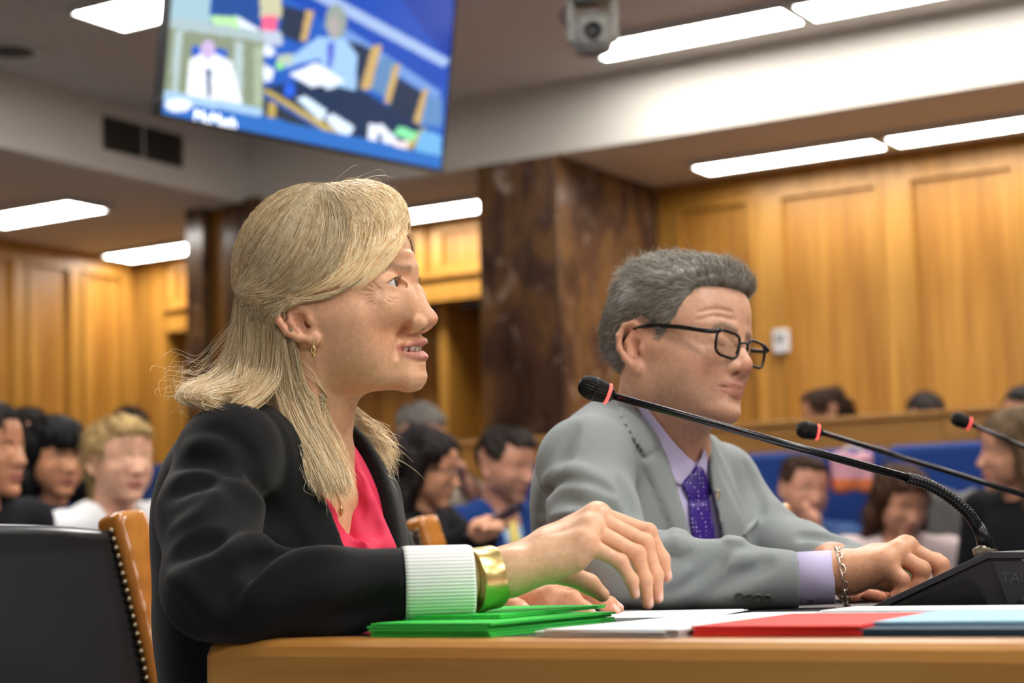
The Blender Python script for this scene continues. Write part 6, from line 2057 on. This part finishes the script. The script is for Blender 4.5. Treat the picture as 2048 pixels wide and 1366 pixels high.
    if style == 'short':
        pl = [(.110, .170), (.094, .096), (.070, .090), (.050, .078), (.040, .045), (.026, .030), (.020, -.008), (.008, -.010), (.004, .03), (-.022, .028), (-.034, -.03), (-.060, -.062), (-.17, -.07), (-.17, .17)]
    elif style == 'bald':
        pl = [(.02, .170), (.03, .10), (.020, .060), (.024, .030), (.020, -.008), (.008, -.010), (.004, .03), (-.022, .028), (-.034, -.03), (-.060, -.062), (-.17, -.07), (-.17, .17)]
    elif style == 'fringe':
        pl = [(.130, .170), (.112, .046), (.080, .044), (.058, .040), (.044, .020), (.034, -.05), (.02, -.34), (-.17, -.34), (-.17, .17)]
    else:
        pl = [(.130, .170), (.096, .098), (.078, .088), (.060, .066), (.044, .030), (.028, -.02), (.014, -.10), (.0, -.34), (-.17, -.34), (-.17, .17)]
    if style in ('long', 'fringe'):
        G.ell((-.012, 0, .045), (.112, .094, .092), .02)
        for s in (-1, 1):
            G.chain([(-.01, s * .070, .03), (-.006, s * .082, -.06), (.0, s * .085, -.06 - hairlen * .5), (.012, s * .080, -.05 - hairlen)], [.030, .032, .034, .022], .03)
        G.chain([(-.07, 0, .04), (-.08, 0, -.06), (-.085, 0, -.05 - hairlen * .9)], [.06, .062, .045], .03)
    elif style == 'back':
        G.ell((-.085, 0, .005), (.045, .05, .045), .03)
        G.chain([(-.07, 0, .0), (-.08, 0, -.10)], [.045, .03], .03)
    pf_ = poly_sdf(pl)
    G.fn(*whole(G), lambda X, Y, Z: pf_(X[:, :, 0][..., None], Z[0][None]) + 0 * Y, .016, 'i')
    sd_ = (abs(hx) * 7 + int(d * 100)) % 97
    G.disp(*whole(G), lambda X, Y, Z: (.0035 * np.sin(X * 90 + sd_ + 30 * Y) * np.sin(Z * 35 + Y * 140 + sd_) + .003 * np.sin(Y * 260 + Z * 30 + sd_) + .004 * np.sin(X * 40 + Z * 60 + sd_ * 2)).astype(np.float32))
    v_, q_ = G.mesh(); v_ = relax(v_, q_, 1); g_ = G.grad(v_)
    rg = np.random.default_rng(sd_); pk = rg.integers(0, len(v_), 1500)
    fl = np.tile(np.array([-.55, 0, -.75]), (len(pk), 1)) if style in ('short', 'back', 'bald') else np.tile(np.array([-.15, 0, -1.0]), (len(pk), 1))
    fl = fl + rg.normal(0, .25, fl.shape); fl -= g_[pk] * (fl * g_[pk]).sum(1, keepdims=True) * .9
    fl /= np.linalg.norm(fl, axis=1, keepdims=True) + 1e-9
    L_ = (.018 if style in ('short', 'bald') else .05)
    S_ = np.stack([v_[pk] + fl * L_ * t + g_[pk] * .006 * t * (1.4 - t) for t in (0, .35, .7, 1)], 1)
    vs, fs = strand_mesh(S_, np.full(len(pk), .0011))
    mk('hair', H.toW(np.vstack([v_, vs])), np.vstack([q_, fs + len(v_)]), hair_bg(hair), o, smooth=True)
    if legs:
        Fw, Lw = CAMROT @ F3, CAMROT @ L3
        Fw[2] = 0; Fw /= np.linalg.norm(Fw); Lw = np.array([-Fw[1], Fw[0], 0])
        hp = c2w(N - .02 * F3); 
        seated_legs(o, np.array([hp[0], hp[1], seat_z]), Fw, Lw, fabric(bottom), MAT['shoe_black'], .42, .02)
    return o, N, F3, L3
_fab = {}
def fabric(c):
    if c not in _fab: _fab[c] = fine_bump(M('fabric_' + c, c, .85, spec=.15), 300, .3, .001)
    return _fab[c]
_hb = {}
def hair_bg(c):
    if c not in _hb:
        m = M('hair_' + c, c, .6, spec=.18)
        d = np.array([int(c[i:i + 2], 16) for i in (0, 2, 4)])
        noise_col(m, [(.3, tuple((d * .7).astype(int))), (.7, tuple(np.minimum(d * 1.25, 255).astype(int)))], (60, 60, 8), 2, 4)
        _hb[c] = m
    return _hb[c]
MAT['skin_bg'] = skin_mat('skin_audience')
def aud_chair(N, F3, label, col='1c3f86'):
    """blue padded chair under an audience member"""
    w = c2w(N); f = CAMROT @ F3; f[2] = 0; f /= np.linalg.norm(f); l = np.array([-f[1], f[0], 0]); z = np.array([0, 0, 1.0])
    c = np.array([w[0], w[1], 0])
    r = tag(empty('audience_chair', tuple(c)), label, 'chair', 'blue audience chairs')
    ax = np.stack([f, l, z])
    obox('backrest', c - f * .23 + z * .66, ax, (.03, .25, .24), MAT['blue'], r, .02)
    obox('seat', c + f * .05 + z * .38, ax, (.25, .25, .04), MAT['blue'], r, .02)
    for a in (-1, 1):
        for b in (-1, 1):
            obox('leg', c + f * (.05 + a * .2) + l * b * .2 + z * .17, ax, (.014, .014, .17), MAT['chrome'], r)
    return r

A = []
A.append((bg_person('audience member in dark clothes cut off by the left picture edge', -34, 915, 4.35, 18, 0, k=1.0, byaw=31, skin='c48a68', hair='16100e', style='long', top='16161c'), 'left edge'))
A.append((bg_person('dark haired audience member in a white top behind the woman with bangs', 52, 892, 6.6, 62, 0, k=1.0, byaw=40, skin='d09a7c', hair='17110f', style='long', top='d6d8da'), 'white top'))
A.append((bg_person('woman with long black hair and bangs in a dark blue top', 108, 925, 5.5, 48, -4, k=1.0, byaw=40, skin='c88e6a', hair='0e0c0e', style='fringe', top='16264a', hairlen=.16), 'black bangs'))
A.append((bg_person('blonde audience woman with tied back hair in white and navy', 238, 932, 5.0, 48, 0, k=1.0, byaw=36, skin='e2b094', hair='a98d5f', style='back', top='d9dadd', shirt='171c36'), 'tied back blonde'))
A.append((bg_person('audience member mostly hidden behind the tied back blonde woman', 256, 880, 7.4, 84, -8, k=1.0, byaw=45, skin='d09a7c', hair='2e2018', style='short', top='20345e'), 'hidden'))
A.append((bg_person('grey haired audience man in a beige sweater with his hand at his forehead', 836, 880, 6.8, 50, -18, k=1.0, byaw=31, skin='cf9c84', hair='6f6a64', style='short', top='b5a894', arms={0: ((962, 1005, 6.45), (928, 958, 6.4))}), 'beige sweater'))
A.append((bg_person('dark haired woman in glasses and a black top looking at her phone', 848, 945, 5.25, 14, -14, k=.94, byaw=22, skin='d09878', hair='1b1313', style='long', top='15151a', hairlen=.14, arms={0: ((880, 1110, 5.05), (945, 1070, 4.9)), 1: ((960, 1110, 5.3), (975, 1062, 5.0))}), 'phone'))
A.append((bg_person('bearded man in a blue suit, light blue shirt and yellow tie', 1008, 938, 6.2, 38, -12, k=1.05, byaw=48, skin='c69078', hair='2c2522', style='short', top='1b3a78', shirt='9fc0e8', tie='e8d478', beard='6a5a50'), 'blue suit'))
A.append((bg_person('brown haired man in a blue jacket resting his hand on his mouth', 1606, 985, 6.8, 72, -6, k=1.04, byaw=95, skin='d29a80', hair='3d2a1e', style='short', top='35507f', shirt='86a4dc', arms={1: ((1655, 1110, 6.55), (1634, 1062, 6.56))}, seat_z=.45), 'hand at mouth'))
A.append((bg_person('woman with long brown hair in a pale pink jacket looking down', 1800, 1010, 6.15, 74, -20, k=.98, byaw=90, skin='ca9276', hair='41291b', style='long', top='d8c4c4', shirt='7c7a58', hairlen=.20, seat_z=.45), 'pink jacket'))
A.append((bg_person('long haired audience member in black at the right picture edge', 2032, 912, 5.6, 178, -8, k=1.05, byaw=150, skin='bd8a70', hair='5d4a36', style='long', top='131316', hairlen=.16), 'black top'))
A.append((bg_person('brown haired person in an orange collar behind the wood barrier', 1652, 838, 8.05, 190, -10, k=1.0, byaw=121, skin='d09a7c', hair='3a281e', style='back', top='c8642c', legs=False, seat_z=.6), 'orange'))
A.append((bg_person('dark haired man bending low behind the wood barrier', 1850, 846, 8.0, 95, -25, k=1.0, byaw=121, skin='c9937c', hair='241c1a', style='short', top='2a3040', legs=False), 'low'))
A.append((bg_person('dark haired person behind the barrier at the right picture edge', 2046, 836, 7.7, 120, -10, k=1.0, byaw=121, skin='c9937c', hair='1a1616', style='short', top='2a3040', legs=False), 'edge'))
cl_ = {0: 'blue chair of the audience member at the left edge', 1: 'blue chair of the audience member in the white top', 2: 'blue chair of the woman with bangs', 3: 'blue chair of the tied back blonde woman', 4: 'blue chair behind the tied back blonde woman', 5: 'blue chair of the man in the beige sweater', 6: 'blue chair of the woman with the phone', 7: 'blue chair of the man in the blue suit', 10: 'blue chair of the person in black at the right edge'}
for i, lb in cl_.items():
    (o, N, F3, L3), nm = A[i]
    aud_chair(N - .02 * F3, F3, lb)
# phone in the dark haired woman's hands
ph = P(985, 1046, 4.9)
pt = tag(empty('phone', tuple(ph)), 'black phone in the hands of the dark haired woman', 'phone')
d0 = RIGHT * .8 + UP * .5; d0 /= np.linalg.norm(d0); d1 = FWD * .8 - UP * .3; d1 -= d0 * (d1 @ d0); d1 /= np.linalg.norm(d1)
obox('phone_case', ph, np.stack([d0, d1, np.cross(d0, d1)]), (.08, .04, .005), M('phone_case_plum', '3a2430', .4), pt, .003)
obox('phone_glass', ph + np.cross(d0, d1) * .0056, np.stack([d0, d1, np.cross(d0, d1)]), (.076, .037, .0005), MAT['black_plastic'], pt)
# glasses of the dark haired woman
(o6, N6, F6, L6), _ = A[6]
H6 = HeadPose(848, 945, 5.25, 14, -14, -4, .94)
g6 = None
for s in (-1, 1):
    ring = np.array([(.100, s * (.033 + .023 * math.cos(a)), .020 + .018 * math.sin(a)) for a in np.linspace(0, 2 * math.pi, 25)])
    g = tube('glasses_rim', H6.toW(ring), .0018, MAT['frame_black'], o6 if g6 is None else g6, 6, cap=False)
    if g6 is None: g6 = g
    tube('glasses_temple', H6.toW(np.array([(.098, s * .056, .026), (.05, s * .078, .026), (-.005, s * .084, .022)])), .002, MAT['frame_black'], g6, 6)
# pink and orange bag hanging on the bench
bq = P(1705, 945, 6.75)
BF = Field(w2c(bq) - np.array([.14, .16, .1]), w2c(bq) + np.array([.14, .16, .1]), .006)
q = w2c(bq)
BF.fn(*whole(BF), lambda X, Y, Z: np.sqrt(np.maximum(np.abs(X - q[0]) - .055, 0) ** 2 + np.maximum(np.abs(Y - q[1]) - .050, 0) ** 2 + np.maximum(np.abs(Z - q[2]) - .015, 0) ** 2) - .022 - .008 * np.sin(X * 60) * np.cos(Y * 40), 0, 'u')
bag = tag(empty('tote_bag', tuple(bq - np.array([0, 0, .08]))), 'pink tote bag with an orange lower half on the blue bench', 'bag')
v, f = BF.mesh(); v = relax(v, f, 1)
bo = mk('bag_body', c2w(v), f, M('bag_pink', 'd9a0ae', .8), bag, smooth=True)
GF = copy_field(BF); GF.f -= .003
GF.fn(*whole(GF), lambda X, Y, Z: Y - (q[1] - .018) + 0 * X + 0 * Z, .003, 'i')
field_obj('bag_lower', GF, M('bag_orange', 'd4713f', .8), bag, c2w, 1)
tube('bag_handle', spline([P(1685, 922, 6.74), P(1690, 898, 6.74), P(1718, 896, 6.74), P(1726, 922, 6.74)], 12), .006, M('bag_strap', 'e8dcd8', .8), bag, 8)
# grey coat folded over the seat
cq = w2c(P(1895, 1040, 6.4))
CF = Field(cq - np.array([.20, .20, .16]), cq + np.array([.20, .20, .16]), .008)
CF.fn(*whole(CF), lambda X, Y, Z: np.sqrt(np.maximum(np.abs(X - cq[0]) - .085, 0) ** 2 + np.maximum(np.abs(Y - cq[1]) - .070, 0) ** 2 + np.maximum(np.abs(Z - cq[2]) - .04, 0) ** 2) - .035 - .012 * np.sin(X * 45 + Y * 20), 0, 'u')
coat = field_obj('grey_coat', CF, fabric('6e6e6c'), None, c2w, 2)
tag(coat, 'grey felt coat hung over the seat beside the woman in pink', 'coat')
